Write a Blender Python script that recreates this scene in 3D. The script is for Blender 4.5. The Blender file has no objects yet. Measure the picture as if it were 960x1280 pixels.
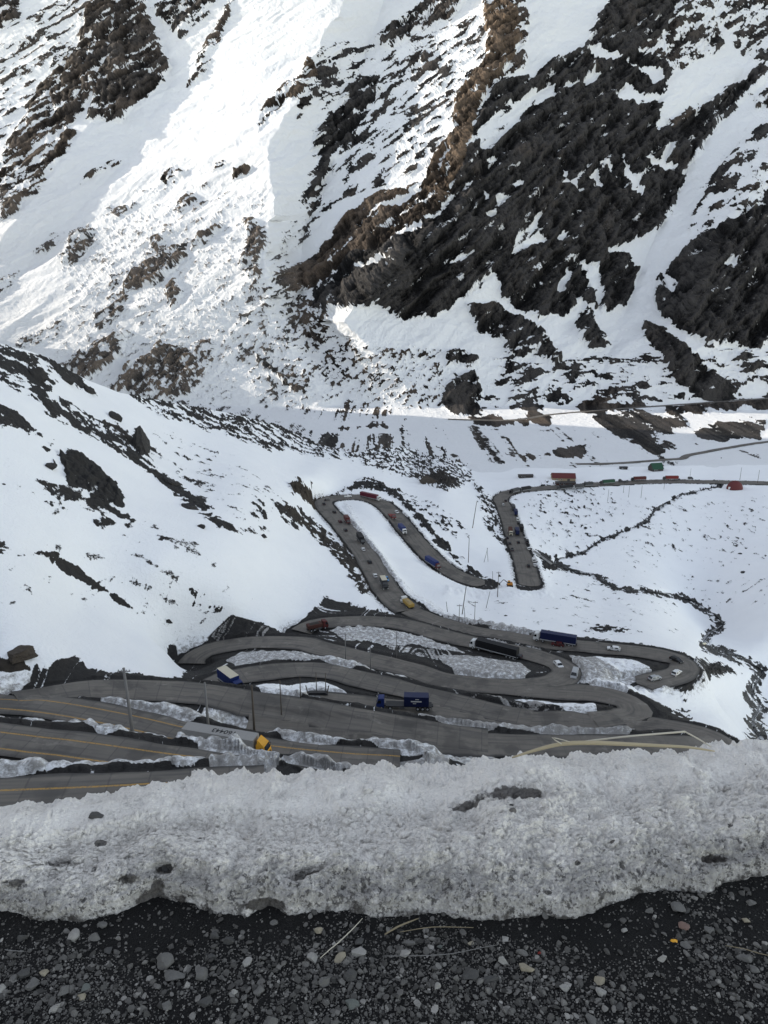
import bpy, math, random
import numpy as np
from mathutils import Vector, Matrix

SC = bpy.context.scene
COL = SC.collection
rng = np.random.default_rng(7)
random.seed(7)
R = math.radians

# ------------------------------------------------------------------ camera
F = 924.0                      # focal length in photograph pixels (960 wide)
PITCH = R(17.4)
CZ = 1.75
cP, sP = math.cos(PITCH), math.sin(PITCH)

def ray(px, py):
    """direction of the photo point (world axes: x right, y forward, z up), forward depth 1"""
    xc = (np.asarray(px, float) - 480.0) / F
    yc = (640.0 - np.asarray(py, float)) / F
    return xc, cP + sP * yc, -sP + cP * yc

def proj(X, Y, Z):
    d = Y * cP - (Z - CZ) * sP
    u = Y * sP + (Z - CZ) * cP
    return 480 + F * X / d, 640 - F * u / d, d

cam_d = bpy.data.cameras.new('camera')
cam = bpy.data.objects.new('camera', cam_d)
COL.objects.link(cam)
cam.location = (0, 0, CZ)
cam.rotation_euler = (R(90) - PITCH, 0, 0)
cam_d.sensor_fit = 'VERTICAL'
cam_d.sensor_height = 36.0
cam_d.lens = 36.0 * F / 1280.0
cam_d.clip_start = 0.05
cam_d.clip_end = 20000
SC.camera = cam

# ------------------------------------------------------------------ noise
_perm = np.random.default_rng(3).permutation(4096).astype(np.int64)
_g = np.random.default_rng(4).normal(size=(4096, 3)); _g /= np.linalg.norm(_g, axis=1)[:, None]
def _h(i, j, k):
    return _perm[(_perm[(_perm[i & 4095] + j) & 4095] + k) & 4095]
def perlin(x, y, z):
    xi = np.floor(x).astype(np.int64); yi = np.floor(y).astype(np.int64); zi = np.floor(z).astype(np.int64)
    xf = x - xi; yf = y - yi; zf = z - zi
    u = xf*xf*xf*(xf*(xf*6-15)+10); v = yf*yf*yf*(yf*(yf*6-15)+10); w = zf*zf*zf*(zf*(zf*6-15)+10)
    out = 0
    for a in (0, 1):
        for b in (0, 1):
            for c in (0, 1):
                g = _g[_h(xi+a, yi+b, zi+c)]
                d = g[..., 0]*(xf-a) + g[..., 1]*(yf-b) + g[..., 2]*(zf-c)
                out = out + d * (u if a else 1-u) * (v if b else 1-v) * (w if c else 1-w)
    return out * 1.5
def fbm(x, y, z, oct=4, gain=.5, ridged=False, billow=False):
    s = 0; a = 1; t = 0
    for o in range(oct):
        n = perlin(x*2**o + 17.3*o, y*2**o + 5.1*o, z*2**o - 9.7*o)
        if ridged: n = 1 - 2*np.abs(n)*1.4
        elif billow: n = np.abs(n)*2.2 - .5
        s = s + a*n; t += a; a *= gain
    return s/t
def rank(n):
    f = n.ravel(); o = np.empty(f.size); o[np.argsort(f)] = np.linspace(0, 1, f.size)
    return o.reshape(n.shape)
def sstep(a, b, x):
    t = np.clip((x-a)/(b-a), 0, 1); return t*t*(3-2*t)

# ------------------------------------------------------------------ polygons (traced outlines on the slopes)
def poly_sd(poly, px, py, pad):
    """signed distance (inside positive) for points near the outline; -pad elsewhere"""
    P = np.array(poly, float)
    x0, y0 = P.min(0) - pad; x1, y1 = P.max(0) + pad
    out = np.full(px.shape, -float(pad))
    sel = (px > x0) & (px < x1) & (py > y0) & (py < y1)
    if not sel.any(): return out
    x = px[sel]; y = py[sel]
    ins = np.zeros(x.shape, bool); dm = np.full(x.shape, 1e9)
    for i in range(len(P)):
        ax, ay = P[i]; bx, by = P[(i+1) % len(P)]
        c = ((ay > y) != (by > y))
        if by != ay: ins ^= c & (x < (bx-ax)*(y-ay)/(by-ay) + ax)
        dx, dy = bx-ax, by-ay; L = dx*dx+dy*dy + 1e-9
        t = np.clip(((x-ax)*dx + (y-ay)*dy)/L, 0, 1)
        dm = np.minimum(dm, np.hypot(x-ax-t*dx, y-ay-t*dy))
    out[sel] = np.clip(np.where(ins, dm, -dm), -pad, None)
    return out
def line_d(pts, px, py, pad):
    out = np.full(px.shape, float(pad)); P = np.array(pts, float)
    x0, y0 = P.min(0) - pad; x1, y1 = P.max(0) + pad
    sel = (px > x0) & (px < x1) & (py > y0) & (py < y1)
    x = px[sel]; y = py[sel]; dm = np.full(x.shape, float(pad))
    for i in range(len(P)-1):
        ax, ay = P[i]; bx, by = P[i+1]; dx, dy = bx-ax, by-ay; L = dx*dx+dy*dy+1e-9
        t = np.clip(((x-ax)*dx+(y-ay)*dy)/L, 0, 1)
        dm = np.minimum(dm, np.hypot(x-ax-t*dx, y-ay-t*dy))
    out[sel] = dm
    return out

# ------------------------------------------------------------------ thin plate spline
def tps_fit(p, v, lam=1e-3):
    p = np.asarray(p, float)/100; n = len(p)
    d = np.hypot(p[:, None, 0]-p[None, :, 0], p[:, None, 1]-p[None, :, 1])
    K = np.where(d > 0, d*d*np.log(d+1e-12), 0) + lam*np.eye(n)
    A = np.zeros((n+3, n+3)); A[:n, :n] = K
    A[:n, n] = 1; A[:n, n+1:] = p; A[n:, :n] = A[:n, n:].T
    w = np.linalg.solve(A, np.concatenate([v, np.zeros(3)]))
    return p, w
def tps_eval(fit, x, y):
    p, w = fit; x = np.asarray(x, float)/100; y = np.asarray(y, float)/100
    out = w[-3] + w[-2]*x + w[-1]*y
    for i in range(len(p)):
        d2 = (x-p[i, 0])**2 + (y-p[i, 1])**2 + 1e-12
        out = out + w[i]*.5*d2*np.log(d2)
    return out

# ------------------------------------------------------------------ objects
def link(name, me, mat=None, parent=None):
    o = bpy.data.objects.new(name, me); COL.objects.link(o)
    if mat is not None: me.materials.append(mat)
    if parent is not None: o.parent = parent
    return o
def tag(o, label=None, cat=None, group=None, kind=None):
    if label: o['label'] = label
    if cat: o['category'] = cat
    if group: o['group'] = group
    if kind: o['kind'] = kind
    return o
def empty(name, loc=(0, 0, 0), rz=0):
    o = bpy.data.objects.new(name, None); COL.objects.link(o)
    o.location = loc; o.rotation_euler = (0, 0, rz); o.empty_display_size = .2
    return o
def mesh_np(name, V, Q, smooth=True):
    me = bpy.data.meshes.new(name)
    V = np.ascontiguousarray(V, np.float32).reshape(-1, 3); Q = np.ascontiguousarray(Q, np.int32)
    k = Q.shape[1]
    me.vertices.add(len(V)); me.vertices.foreach_set('co', V.ravel())
    me.loops.add(Q.size); me.loops.foreach_set('vertex_index', Q.ravel())
    me.polygons.add(len(Q))
    me.polygons.foreach_set('loop_start', np.arange(0, Q.size, k, dtype=np.int32))
    me.polygons.foreach_set('loop_total', np.full(len(Q), k, np.int32))
    me.polygons.foreach_set('use_smooth', np.full(len(Q), smooth, bool))
    me.update(calc_edges=True); me.validate()
    return me
def grid_quads(r, c):
    i = np.arange((r-1)*(c-1)); a = (i//(c-1))*c + i % (c-1)
    return np.stack([a, a+1, a+c+1, a+c], 1)
def attr(me, name, arr):
    a = me.attributes.new(name, 'FLOAT', 'POINT'); a.data.foreach_set('value', np.ascontiguousarray(arr, np.float32).ravel())

# ------------------------------------------------------------------ material helper
class NT:
    def __init__(s, name):
        s.m = bpy.data.materials.new(name); s.m.use_nodes = True
        s.n = s.m.node_tree.nodes; s.l = s.m.node_tree.links
        s.b = s.n['Principled BSDF']; s.b.inputs['Specular IOR Level'].default_value = .25
    def node(s, t, **k):
        x = s.n.new(t)
        for a, v in k.items(): setattr(x, a, v)
        return x
    def put(s, sock, v):
        if isinstance(v, bpy.types.NodeSocket): s.l.new(v, sock)
        elif isinstance(v, (tuple, list)):
            sock.default_value = tuple(v) + (1,) if (len(v) == 3 and sock.type == 'RGBA') else tuple(v)
        else: sock.default_value = v
    def attr(s, name): return s.node('ShaderNodeAttribute', attribute_name=name).outputs['Fac']
    def coord(s): return s.node('ShaderNodeTexCoord').outputs['Object']
    def mapping(s, v, scale=(1, 1, 1), rot=(0, 0, 0)):
        x = s.node('ShaderNodeMapping'); s.put(x.inputs['Vector'], v); x.inputs['Scale'].default_value = scale; x.inputs['Rotation'].default_value = rot
        return x.outputs[0]
    def noise(s, v, scale, detail=4, rough=.55, dist=0):
        x = s.node('ShaderNodeTexNoise'); s.put(x.inputs['Vector'], v)
        x.inputs['Scale'].default_value = scale; x.inputs['Detail'].default_value = detail
        x.inputs['Roughness'].default_value = rough; x.inputs['Distortion'].default_value = dist
        return x.outputs['Fac']
    def vor(s, v, scale, feat='F1'):
        x = s.node('ShaderNodeTexVoronoi', feature=feat); s.put(x.inputs['Vector'], v); x.inputs['Scale'].default_value = scale
        return x.outputs['Distance']
    def math(s, op, a, b=0, c=0, clamp=False):
        x = s.node('ShaderNodeMath', operation=op, use_clamp=clamp)
        for i, v in enumerate((a, b, c)):
            if i < len(x.inputs): s.put(x.inputs[i], v)
        return x.outputs[0]
    def step(s, v, a, b, lo=0, hi=1):
        x = s.node('ShaderNodeMapRange', interpolation_type='SMOOTHSTEP')
        s.put(x.inputs['Value'], v); s.put(x.inputs['From Min'], a); s.put(x.inputs['From Max'], b)
        s.put(x.inputs['To Min'], lo); s.put(x.inputs['To Max'], hi)
        return x.outputs[0]
    def mix(s, f, a, b, mode='MIX'):
        x = s.node('ShaderNodeMix', data_type='RGBA', blend_type=mode)
        s.put(x.inputs['Factor'], f); s.put(x.inputs['A'], a); s.put(x.inputs['B'], b)
        return [o for o in x.outputs if o.type == 'RGBA'][0]
    def bump(s, h, strength=.5, dist=.1):
        x = s.node('ShaderNodeBump'); s.put(x.inputs['Height'], h); x.inputs['Strength'].default_value = strength; x.inputs['Distance'].default_value = dist
        s.l.new(x.outputs[0], s.b.inputs['Normal'])
    def col(s, v): s.put(s.b.inputs['Base Color'], v)
    def set(s, k, v): s.put(s.b.inputs[k], v)
# ------------------------------------------------------------------ roads: (photo x, photo y, height) of centre lines
ROADS = {
 'S1': (8.5, [(-200,1008,-53),(0,1000,-54),(120,995,-54.5),(240,988,-55),(330,984,-55.5)]),
 'S2': (8.2, [(-200,900,-65),(0,924,-66),(100,936,-66.5),(200,950,-67),(260,958,-67.3),(330,971,-67.8),(420,990,-68.3)]),
 'U':  (7.8, [(-200,862,-75),(-80,868,-75.5),(0,877,-76),(60,883,-76.3),(110,891,-76.6),(165,902,-77),(230,917,-77.4),(290,931,-77.8),(340,940,-78.2),(420,948,-78.6),(500,953,-79)]),
 'T':  (8.8,[(20,876,-77.5),(60,869,-78.5),(100,863,-79.5),(140,861,-80.5),(200,863,-82),(250,867,-83),(310,877,-84.2),(380,887,-85.6),(440,898,-86.7),(500,909,-88),(560,919,-89.2),(610,927,-90)]),
 'A':  (8.2, [(400,875,-97),(470,882,-99),(540,888,-100),(620,898,-101),(700,899,-100),(780,903,-99),(840,911,-97.5),(882,920,-95.5),(897,928,-93.5),(875,933,-92.5),(800,932,-91.5),(720,932,-91),(640,931,-90.3),(560,928,-89.6),(450,918,-88.5),(310,903,-85.5)]),
 'V':  (8.4, [(258,866,-94.5),(266,857,-95),(280,850,-95.5),(303,845,-96),(335,840,-96.5),(380,837,-97.5),(415,840,-98),(455,850,-99),(505,862,-100),(560,876,-101),(620,891,-101.3),(665,898,-101)]),
 'W':  (9.0,[(238,830,-113.5),(243,822,-113),(260,813,-112),(290,806,-111),(326,803,-110.5),(375,804,-110),(400,810,-109.5),(464,825,-108.8),(510,836,-108.4),(550,849,-108),(600,856,-107.5),(700,864,-106),(745,867,-105),(780,876,-104),(795,888,-102.5),(780,898,-101),(740,902,-100.5)]),
 'X':  (9.0,[(376,790,-117),(385,784,-116.7),(405,779,-116.5),(443,777,-116.3),(495,779,-116.2),(550,793,-116),(590,803,-115.5),(640,813,-114.5),(680,823,-113),(706,836,-110.8),(704,848,-109),(680,856,-107.8),(640,859,-107.2)]),
 'Y':  (12.0,[(606,731,-149.6),(580,723,-149),(556,710,-147.5),(535,692,-145),(513,668,-142.2),(494,645,-140),(476,629,-138.8),(452,622,-138),(425,622,-137.3),(405,627,-136.5),(410,638,-135.6),(428,657,-133.6),(457,694,-130),(472,719,-128.2),(488,744,-126),(512,763,-124)]),
 'Z':  (9.0, [(512,763,-124),(545,776,-122.5),(590,789,-121),(640,797,-119.5),(693,805,-118.5),(740,809,-118),(790,814,-117.5),(830,820,-117),(853,829,-116.5),(852,841,-115),(828,849,-113.5),(796,855,-113)]),
 'P':  (12.0,[(662,733,-149.5),(661,725,-150.3),(654.5,701,-154),(646,679,-157.5),(637,651,-162),(630,633,-166.5),(626,623,-169),(640,615,-170.5),(680,610,-171.5),(740,606,-172.5),(800,602.5,-173),(860,602,-173.5),(960,604,-174),(1100,610,-174)]),
}
# far valley roads, height taken from the valley floor
FAR_ROADS = {
 'Q': (9.0, [(560,524),(640,525),(690,518),(760,512),(830,507),(900,502),(970,497),(1100,488)]),
 'O': (8.0, [(720,580),(770,579),(839,574),(853,573),(860,569),(881,565),(908,560),(970,551),(1100,540)]),
}
# extra control points of the near slopes: (x, y, forward depth)
EM = [(-250,820,150),(-250,600,200),(-250,440,270),(-250,960,118),(0,820,152),(60,828,156),(120,832,165),(185,832,182),(230,800,233),(0,700,190),(100,760,205),(170,790,215),
 (200,700,240),(300,700,272),(290,752,250),(350,720,292),(345,772,258),(440,745,300),(380,680,345),(300,620,345),(390,600,480),(380,575,560),(0,440,340),(100,480,400),
 (0,600,228),(150,560,330),(200,510,480),(300,525,580),(400,560,640),(250,580,400),(350,590,470),(60,500,320)]
# (x, y, height)
EZ = [(500,575,-161),(560,600,-157),(600,640,-155),(600,690,-152),(520,620,-148),(700,697,-166),(830,742,-176),(885,800,-182),(950,880,-187),
 (920,640,-176),(800,650,-174),(960,700,-180),(960,780,-181.5),(1200,700,-180),(1200,850,-190),(750,760,-150),(640,760,-134),(700,780,-130),(560,745,-134),(850,790,-160),(900,850,-152),
 (800,868,-110),(850,890,-115),(880,880,-135),(905,905,-128),(925,918,-145),(943,900,-172),(1000,960,-150),(1200,960,-170),
 (-250,1040,-52),(0,1045,-50),(480,1010,-58),(800,990,-70),(1200,1040,-75),(700,952,-84),(900,955,-84),(480,700,-137),(740,700,-170),(470,660,-137),(760,640,-173)]
CREST = [(-260,330),(0,429),(30,437),(60,447),(110,476),(150,491),(220,504),(300,519),(350,533),(400,556),(440,566),(500,558),(560,574),(600,585),(700,585),(960,580),(1220,580)]

# ------------------------------------------------------------------ bare rock on the far mountain: (coverage, brownness, outline)
ROCK_FAR = [
 (.90,.3,[(150,0),(178,-20),(190,35),(207,65),(213,88),(195,112),(170,130),(150,155),(108,150),(120,110),(135,60)]),
 (.80,.4,[(115,0),(150,-10),(135,60),(118,110),(100,140),(75,170),(55,185),(62,160),(70,110),(95,60)]),
 (.62,.5,[(95,60),(70,110),(62,160),(40,195),(15,230),(0,245),(-40,240),(0,200),(30,150),(50,105)]),
 (.85,.2,[(-60,-20),(28,-10),(25,20),(0,45),(-60,70)]),
 (.30,.3,[(0,50),(60,0),(115,0),(95,60),(50,105),(0,175),(-80,150)]),
 (.55,.5,[(30,165),(85,165),(75,205),(35,240),(0,275),(-60,280),(0,235)]),
 (.85,.8,[(58,226),(20,262),(0,278),(0,262),(40,232)]),
 (.9,.6,[(82,160),(92,165),(80,195),(70,207),(68,190)]),
 (.80,.2,[(192,12),(225,-10),(272,-10),(258,22),(240,30),(225,45),(215,40),(200,25)]),
 (.62,.5,[(300,-10),(272,50),(255,80),(235,110),(232,104),(248,70),(265,40),(285,0)]),
 (.7,.5,[(262,72),(252,95),(238,108),(246,88)]),
 (.72,.5,[(155,198),(150,207),(120,222),(100,230),(108,220),(140,202)]),
 (.8,.6,[(200,220),(220,211),(235,214),(232,222),(205,229)]),
 (.85,.6,[(292,212),(318,209),(308,218),(290,226)]),
 (.5,.5,[(270,205),(290,200),(280,210),(255,215)]),
 (.35,.6,[(130,262),(170,240),(192,232),(180,255),(150,275)]),
 (.7,.8,[(225,250),(245,240),(250,255),(225,268)]),
 (.92,.9,[(262,290),(277,278),(279,290),(258,306),(238,314),(246,300)]),
 (.82,.8,[(305,275),(322,275),(332,300),(325,330),(330,345),(310,347),(300,335),(308,310)]),
 (.45,.7,[(320,345),(345,350),(345,385),(325,392),(310,370)]),
 (.75,.8,[(90,290),(120,284),(112,310),(95,330),(75,332)]),
 (.6,.6,[(45,312),(75,290),(68,308),(50,318)]),
 (.45,.7,[(0,345),(25,340),(10,365),(-20,380)]),
 (.35,.8,[(20,420),(80,395),(70,420),(20,440)]),
 (.88,.9,[(175,330),(228,306),(237,318),(215,345),(190,360),(165,367),(150,372),(165,345)]),
 (.65,.9,[(140,375),(165,365),(155,395),(118,415),(120,392)]),
 (.7,.9,[(205,365),(220,350),(232,370),(215,390)]),
 (.45,.8,[(140,345),(175,330),(160,365),(130,380)]),
 (.78,.9,[(80,455),(130,420),(168,415),(152,445),(108,480)]),
 (.86,1.,[(140,487),(165,460),(200,433),(238,440),(252,450),(232,490),(200,503)]),
 (.5,.9,[(238,430),(262,425),(275,445),(255,470),(240,490)]),
 (.55,.8,[(190,300),(215,290),(205,312),(180,318)]),
 (.10,.8,[(70,300),(170,235),(330,230),(335,350),(300,400),(290,500),(140,490),(60,470),(90,400)]),
 (.26,.5,[(335,345),(400,378),(420,420),(500,440),(560,440),(552,512),(430,525),(330,512),(285,440),(295,380)]),
 (.6,.5,[(355,360),(395,375),(415,400),(405,430),(370,420),(345,390)]),
 (.95,.6,[(316,438),(336,452),(362,478),(392,496),(386,499),(355,482),(325,455)]),
 (.75,.7,[(385,68),(396,75),(396,100),(378,125),(355,132),(335,152),(322,168),(322,150),(345,120),(360,105),(378,90)]),
 (.62,.1,[(398,78),(432,55),(428,85),(398,118),(372,150),(376,120)]),
 (.86,.0,[(432,100),(470,95),(482,110),(470,132),(452,150),(446,178),(420,202),(400,226),(376,252),(392,215),(402,185),(388,190),(398,160),(420,135)]),
 (.33,.1,[(400,60),(470,55),(520,70),(480,120),(440,240),(400,280),(350,345),(335,330),(375,255),(400,170)]),
 (.85,.3,[(470,45),(520,8),(565,-15),(590,-10),(565,25),(520,42),(488,62)]),
 (.36,.2,[(480,60),(600,20),(615,60),(590,110),(560,190),(480,235),(440,250),(450,180)]),
 (.7,.2,[(505,75),(535,62),(540,80),(515,95)]),(.7,.1,[(470,115),(495,105),(490,125),(470,140)]),
 (.93,1.,[(605,0),(640,5),(652,30),(648,60),(628,92),(607,120),(592,160),(586,192),(570,222),(556,262),(520,240),(545,192),(565,165),(570,128),(587,98),(611,68)]),  # sunlit spur, its glow put into the rock colour as brown
 (.55,.9,[(560,190),(520,215),(490,245),(520,262),(556,262)]),
 (.92,.8,[(455,255),(490,235),(530,240),(556,262),(500,300),(440,320),(395,360),(360,368),(335,352),(345,340),(385,330),(420,290)]),
 (.97,.06,[(556,262),(590,165),(625,95),(655,95),(690,75),(730,60),(765,-10),(850,-10),(830,40),(795,65),(825,75),(840,85),(830,110),(822,150),(816,165),(840,160),(880,130),(930,98),(955,78),(965,100),(945,112),(900,150),(870,196),(850,225),(842,260),(822,288),(800,300),(778,312),(790,335),(800,345),(775,388),(757,394),(740,385),(725,376),(705,394),(690,390),(670,398),(650,386),(630,372),(625,352),(612,342),(600,356),(575,376),(540,394),(505,403),(470,378),(430,385),(405,396),(390,380),(395,360),(440,320),(500,300)]),
 (.55,.5,[(610,-10),(660,-10),(660,40),(655,90),(628,92),(648,60),(652,30)]),
 (.60,.3,[(850,-10),(885,-10),(905,60),(860,85),(840,85),(795,65),(830,40)]),
 (.45,.2,[(885,-10),(970,-10),(970,80),(930,70),(912,40)]),
 (.97,.0,[(1250,200),(960,255),(920,272),(880,298),(850,318),(832,340),(815,365),(820,380),(830,400),(860,420),(890,437),(960,433),(1250,430)]),
 (.42,.2,[(870,215),(920,160),(970,130),(1250,100),(1250,220),(970,255),(900,285),(860,300)]),
 (.85,.2,[(940,120),(970,110),(970,135),(945,135)]),
 (.82,.5,[(830,150),(880,130),(930,98),(948,110),(900,150),(868,196),(848,190)]),  # ridge catching the sun, painted browner and lighter
 (.85,.1,[(583,383),(620,378),(640,395),(660,400),(680,415),(690,440),(702,450),(690,460),(670,440),(640,450),(628,430),(600,414)]),
 (.7,.1,[(553,440),(597,444),(600,455),(560,458)]),
 (.95,.1,[(560,480),(590,464),(602,490),(600,516),(575,518),(548,510)]),
 (.55,.1,[(640,440),(690,470),(702,490),(680,512),(655,516),(628,510),(638,490),(622,468)]),
 (.95,.1,[(806,402),(830,415),(855,435),(880,455),(900,470),(927,486),(912,497),(868,495),(850,480),(830,450),(808,428)]),
 (.5,.1,[(690,455),(750,478),(800,478),(822,490),(760,503),(715,492)]),
 (.95,.4,[(718,512),(755,494),(780,503),(822,504),(816,513),(740,516)]),
 (.85,.1,[(745,402),(730,374),(723,395),(721,420),(735,432),(762,430)]),
 (.55,.1,[(905,438),(935,444),(970,458),(970,484),(930,472)]),
 (.25,.1,[(560,450),(960,440),(1100,440),(1100,500),(560,515)]),
 (.97,.4,[(588,523),(686,519),(686,531),(600,529)]),
 (.97,.4,[(826,508),(900,504),(970,500),(970,511),(880,518),(840,516)]),
 (.82,.2,[(745,522),(800,515),(850,519),(862,535),(832,541),(852,560),(820,566),(790,546),(760,541)]),
 (.9,.2,[(868,540),(900,527),(958,525),(950,546),(900,551),(870,553)]),
 (.85,.3,[(653,572),(700,558),(732,557),(727,570),(690,576),(660,579)]),
 (.9,.3,[(425,533),(475,529),(485,534),(430,538)]),(.8,.2,[(495,540),(505,530),(515,545)]),
 (.5,.3,[(425,556),(480,543),(530,549),(582,570),(592,602),(560,612),(520,600),(470,586),(430,572)]),
 (.07,.3,[(540,530),(760,540),(860,560),(700,600),(560,560)]),
 (.05,.2,[(700,580),(960,560),(960,600),(700,600)]),
 (.5,.2,[(150,488),(250,503),(345,524),(420,545),(420,560),(340,560),(200,520)]),
]
# snow lying inside the rock
SNOW_FAR = [
 [(595,165),(640,128),(690,103),(692,120),(655,140),(648,152),(610,190),(598,192)],
 [(703,112),(720,100),(727,104),(742,90),(752,94),(735,108),(712,114)],[(736,62),(750,59),(778,72),(765,79),(745,72)],
 [(785,78),(800,85),(825,92),(829,105),(815,109),(805,95),(790,88)],[(768,118),(780,104),(800,119),(828,122),(810,129),(795,137),(788,128),(775,131)],
 [(740,124),(752,116),(748,126)],[(748,162),(761,149),(758,160)],[(703,214),(712,230),(727,241),(720,245),(710,235),(701,235)],
 [(748,205),(760,208),(770,222),(762,218)],[(776,194),(785,213),(796,228),(802,246),(790,241),(779,220)],
 [(803,202),(822,205),(836,180),(839,182),(833,205),(846,213),(830,216)],[(628,237),(650,224),(657,236),(636,237)],[(612,248),(637,250),(622,254)],
 [(643,302),(670,273),(682,268),(662,295),(682,299),(660,311),(638,322)],[(603,268),(622,270),(610,277)],[(698,352),(708,333),(713,345),(705,366),(694,371)],
 [(835,285),(850,255),(858,222),(885,190),(920,150),(960,130),(965,145),(925,175),(900,205),(880,240),(862,270),(845,300),(825,340),(812,370),(805,390),(800,420),(790,450),(768,450),(765,420),(783,385),(793,350),(804,325),(800,315),(758,318),(752,312),(780,306),(815,298)],
 [(728,328),(745,333),(752,360),(748,392),(735,352)],[(480,225),(520,215),(528,222),(490,240)],[(690,300),(705,290),(715,296),(700,305)],
 [(660,-10),(765,-10),(735,40),(728,62),(690,76),(665,100),(655,86),(660,40)],[(480,266),(510,240),(530,236),(500,262)],
 [(590,215),(604,232),(612,252),(604,248)],[(545,205),(560,185),(566,190),(552,210)],[(445,335),(480,322),(490,328),(455,342)],[(560,330),(590,312),(596,318),(566,336)],
 [(606,200),(622,198),(614,208)],[(735,225),(745,215),(750,235)],[(880,270),(915,262),(905,275)],[(900,330),(920,322),(918,332)],[(830,345),(850,350),(842,366),(832,360)],
]
# ------------------------------------------------------------------ bare rock on the near slopes
ROCK_NEAR = [
 (.85,.1,[(-60,420),(0,432),(20,435),(45,450),(70,480),(52,500),(30,490),(0,472),(-60,450)]),
 (.92,.1,[(35,442),(70,449),(100,474),(130,496),(112,491),(80,471)]),
 (.76,.1,[(48,500),(80,500),(110,520),(150,545),(175,565),(200,588),(230,608),(270,640),(292,662),(275,662),(240,632),(215,617),(190,592),(150,567),(120,552),(85,532),(58,515)]),
 (.8,.5,[(130,525),(165,540),(190,560),(180,565),(150,548)]),
 (.72,.1,[(0,507),(20,514),(72,556),(60,562),(30,542),(-30,520)]),
 (.99,.1,[(72,566),(100,563),(130,588),(148,605),(155,636),(133,632),(108,617),(84,602)]),(.9,.1,[(98,596),(120,606),(150,640),(160,642),(168,650),(150,648),(112,624)]),(.97,.1,[(56,577),(67,575),(70,587),(58,586)]),(.97,.1,[(163,543),(173,539),(186,570),(176,572),(163,562)]),
 (.985,.9,[(360,604),(374,596),(390,598),(402,614),(398,628),(384,626),(368,616)]),
 (.20,.2,[(-40,580),(60,600),(150,640),(210,675),(175,682),(80,640),(-40,605)]),
 (.85,.2,[(45,690),(65,689),(92,704),(130,733),(172,762),(150,754),(100,724),(60,702)]),
 (.25,.2,[(-40,660),(45,690),(30,697),(-40,680)]),
 (.7,.5,[(353,623),(380,640),(410,660),(440,690),(464,737),(450,737),(420,697),(390,667),(358,642)]),
 (.95,.7,[(356,628),(385,650),(424,684),(412,680),(372,652),(352,636)]),
 (.6,.2,[(232,725),(260,735),(287,756),(270,757),(240,742)]),(.92,.1,[(203,776),(214,772),(217,780),(207,783)]),
 (.08,.2,[(200,530),(300,575),(345,620),(330,690),(250,640),(170,560)]),
 (.75,.1,[(312,620),(330,632),(335,650),(318,640)]),(.75,.1,[(350,620),(372,660),(365,662),(345,632)]),
 (.035,.2,[(0,560),(260,680),(330,760),(0,760)]),
 (.55,.2,[(150,488),(250,503),(345,524),(420,545),(430,575),(340,562),(200,520)]),
 (.5,.3,[(425,556),(480,543),(530,549),(582,570),(592,602),(560,614),(520,600),(470,586),(430,572)]),
 (.95,.4,[(530,590),(555,588),(582,606),(560,611),(540,602)]),
 (.92,.1,[(420,615),(445,602),(470,600),(500,615),(540,660),(580,706),(618,728),(590,722),(555,690),(520,650),(495,622),(470,612)]),
 (.3,.1,[(505,615),(560,640),(590,670),(570,680),(530,645)]),
 (.14,.1,[(670,600),(760,610),(780,640),(720,680),(660,660)]),(.055,.1,[(640,620),(960,620),(960,760),(700,760)]),
 (.85,.1,[(672,692),(695,695),(700,712),(680,716)]),
 (.5,.1,[(850,860),(862,850),(868,880),(850,905),(838,900),(852,885)]),(.85,.1,[(845,900),(862,897),(866,908),(850,914)]),
 (.03,.1,[(540,740),(840,740),(860,800),(600,775)]),(.8,.1,[(725,787),(760,782),(800,790),(760,790)]),
 (.9,.6,[(-40,812),(22,814),(34,824),(10,828),(-40,828)]),
 (.95,.1,[(868,826),(900,830),(925,842),(890,846),(866,852)]),
 (.5,.1,[(590,600),(640,640),(640,700),(610,660)]),
]
DIRT = [(-80,868),(22,862),(42,823),(95,818),(110,836),(150,841),(228,848),(238,820),(262,788),(288,764),(345,782),(368,784),(408,744),(440,755),(520,770),(575,772),(640,790),(720,797),(800,806),(880,824),(895,834),(850,852),(800,850),(790,842),(720,846),(725,858),(780,862),(815,876),(840,897),(905,922),(980,1010),(-80,1060)]
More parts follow.
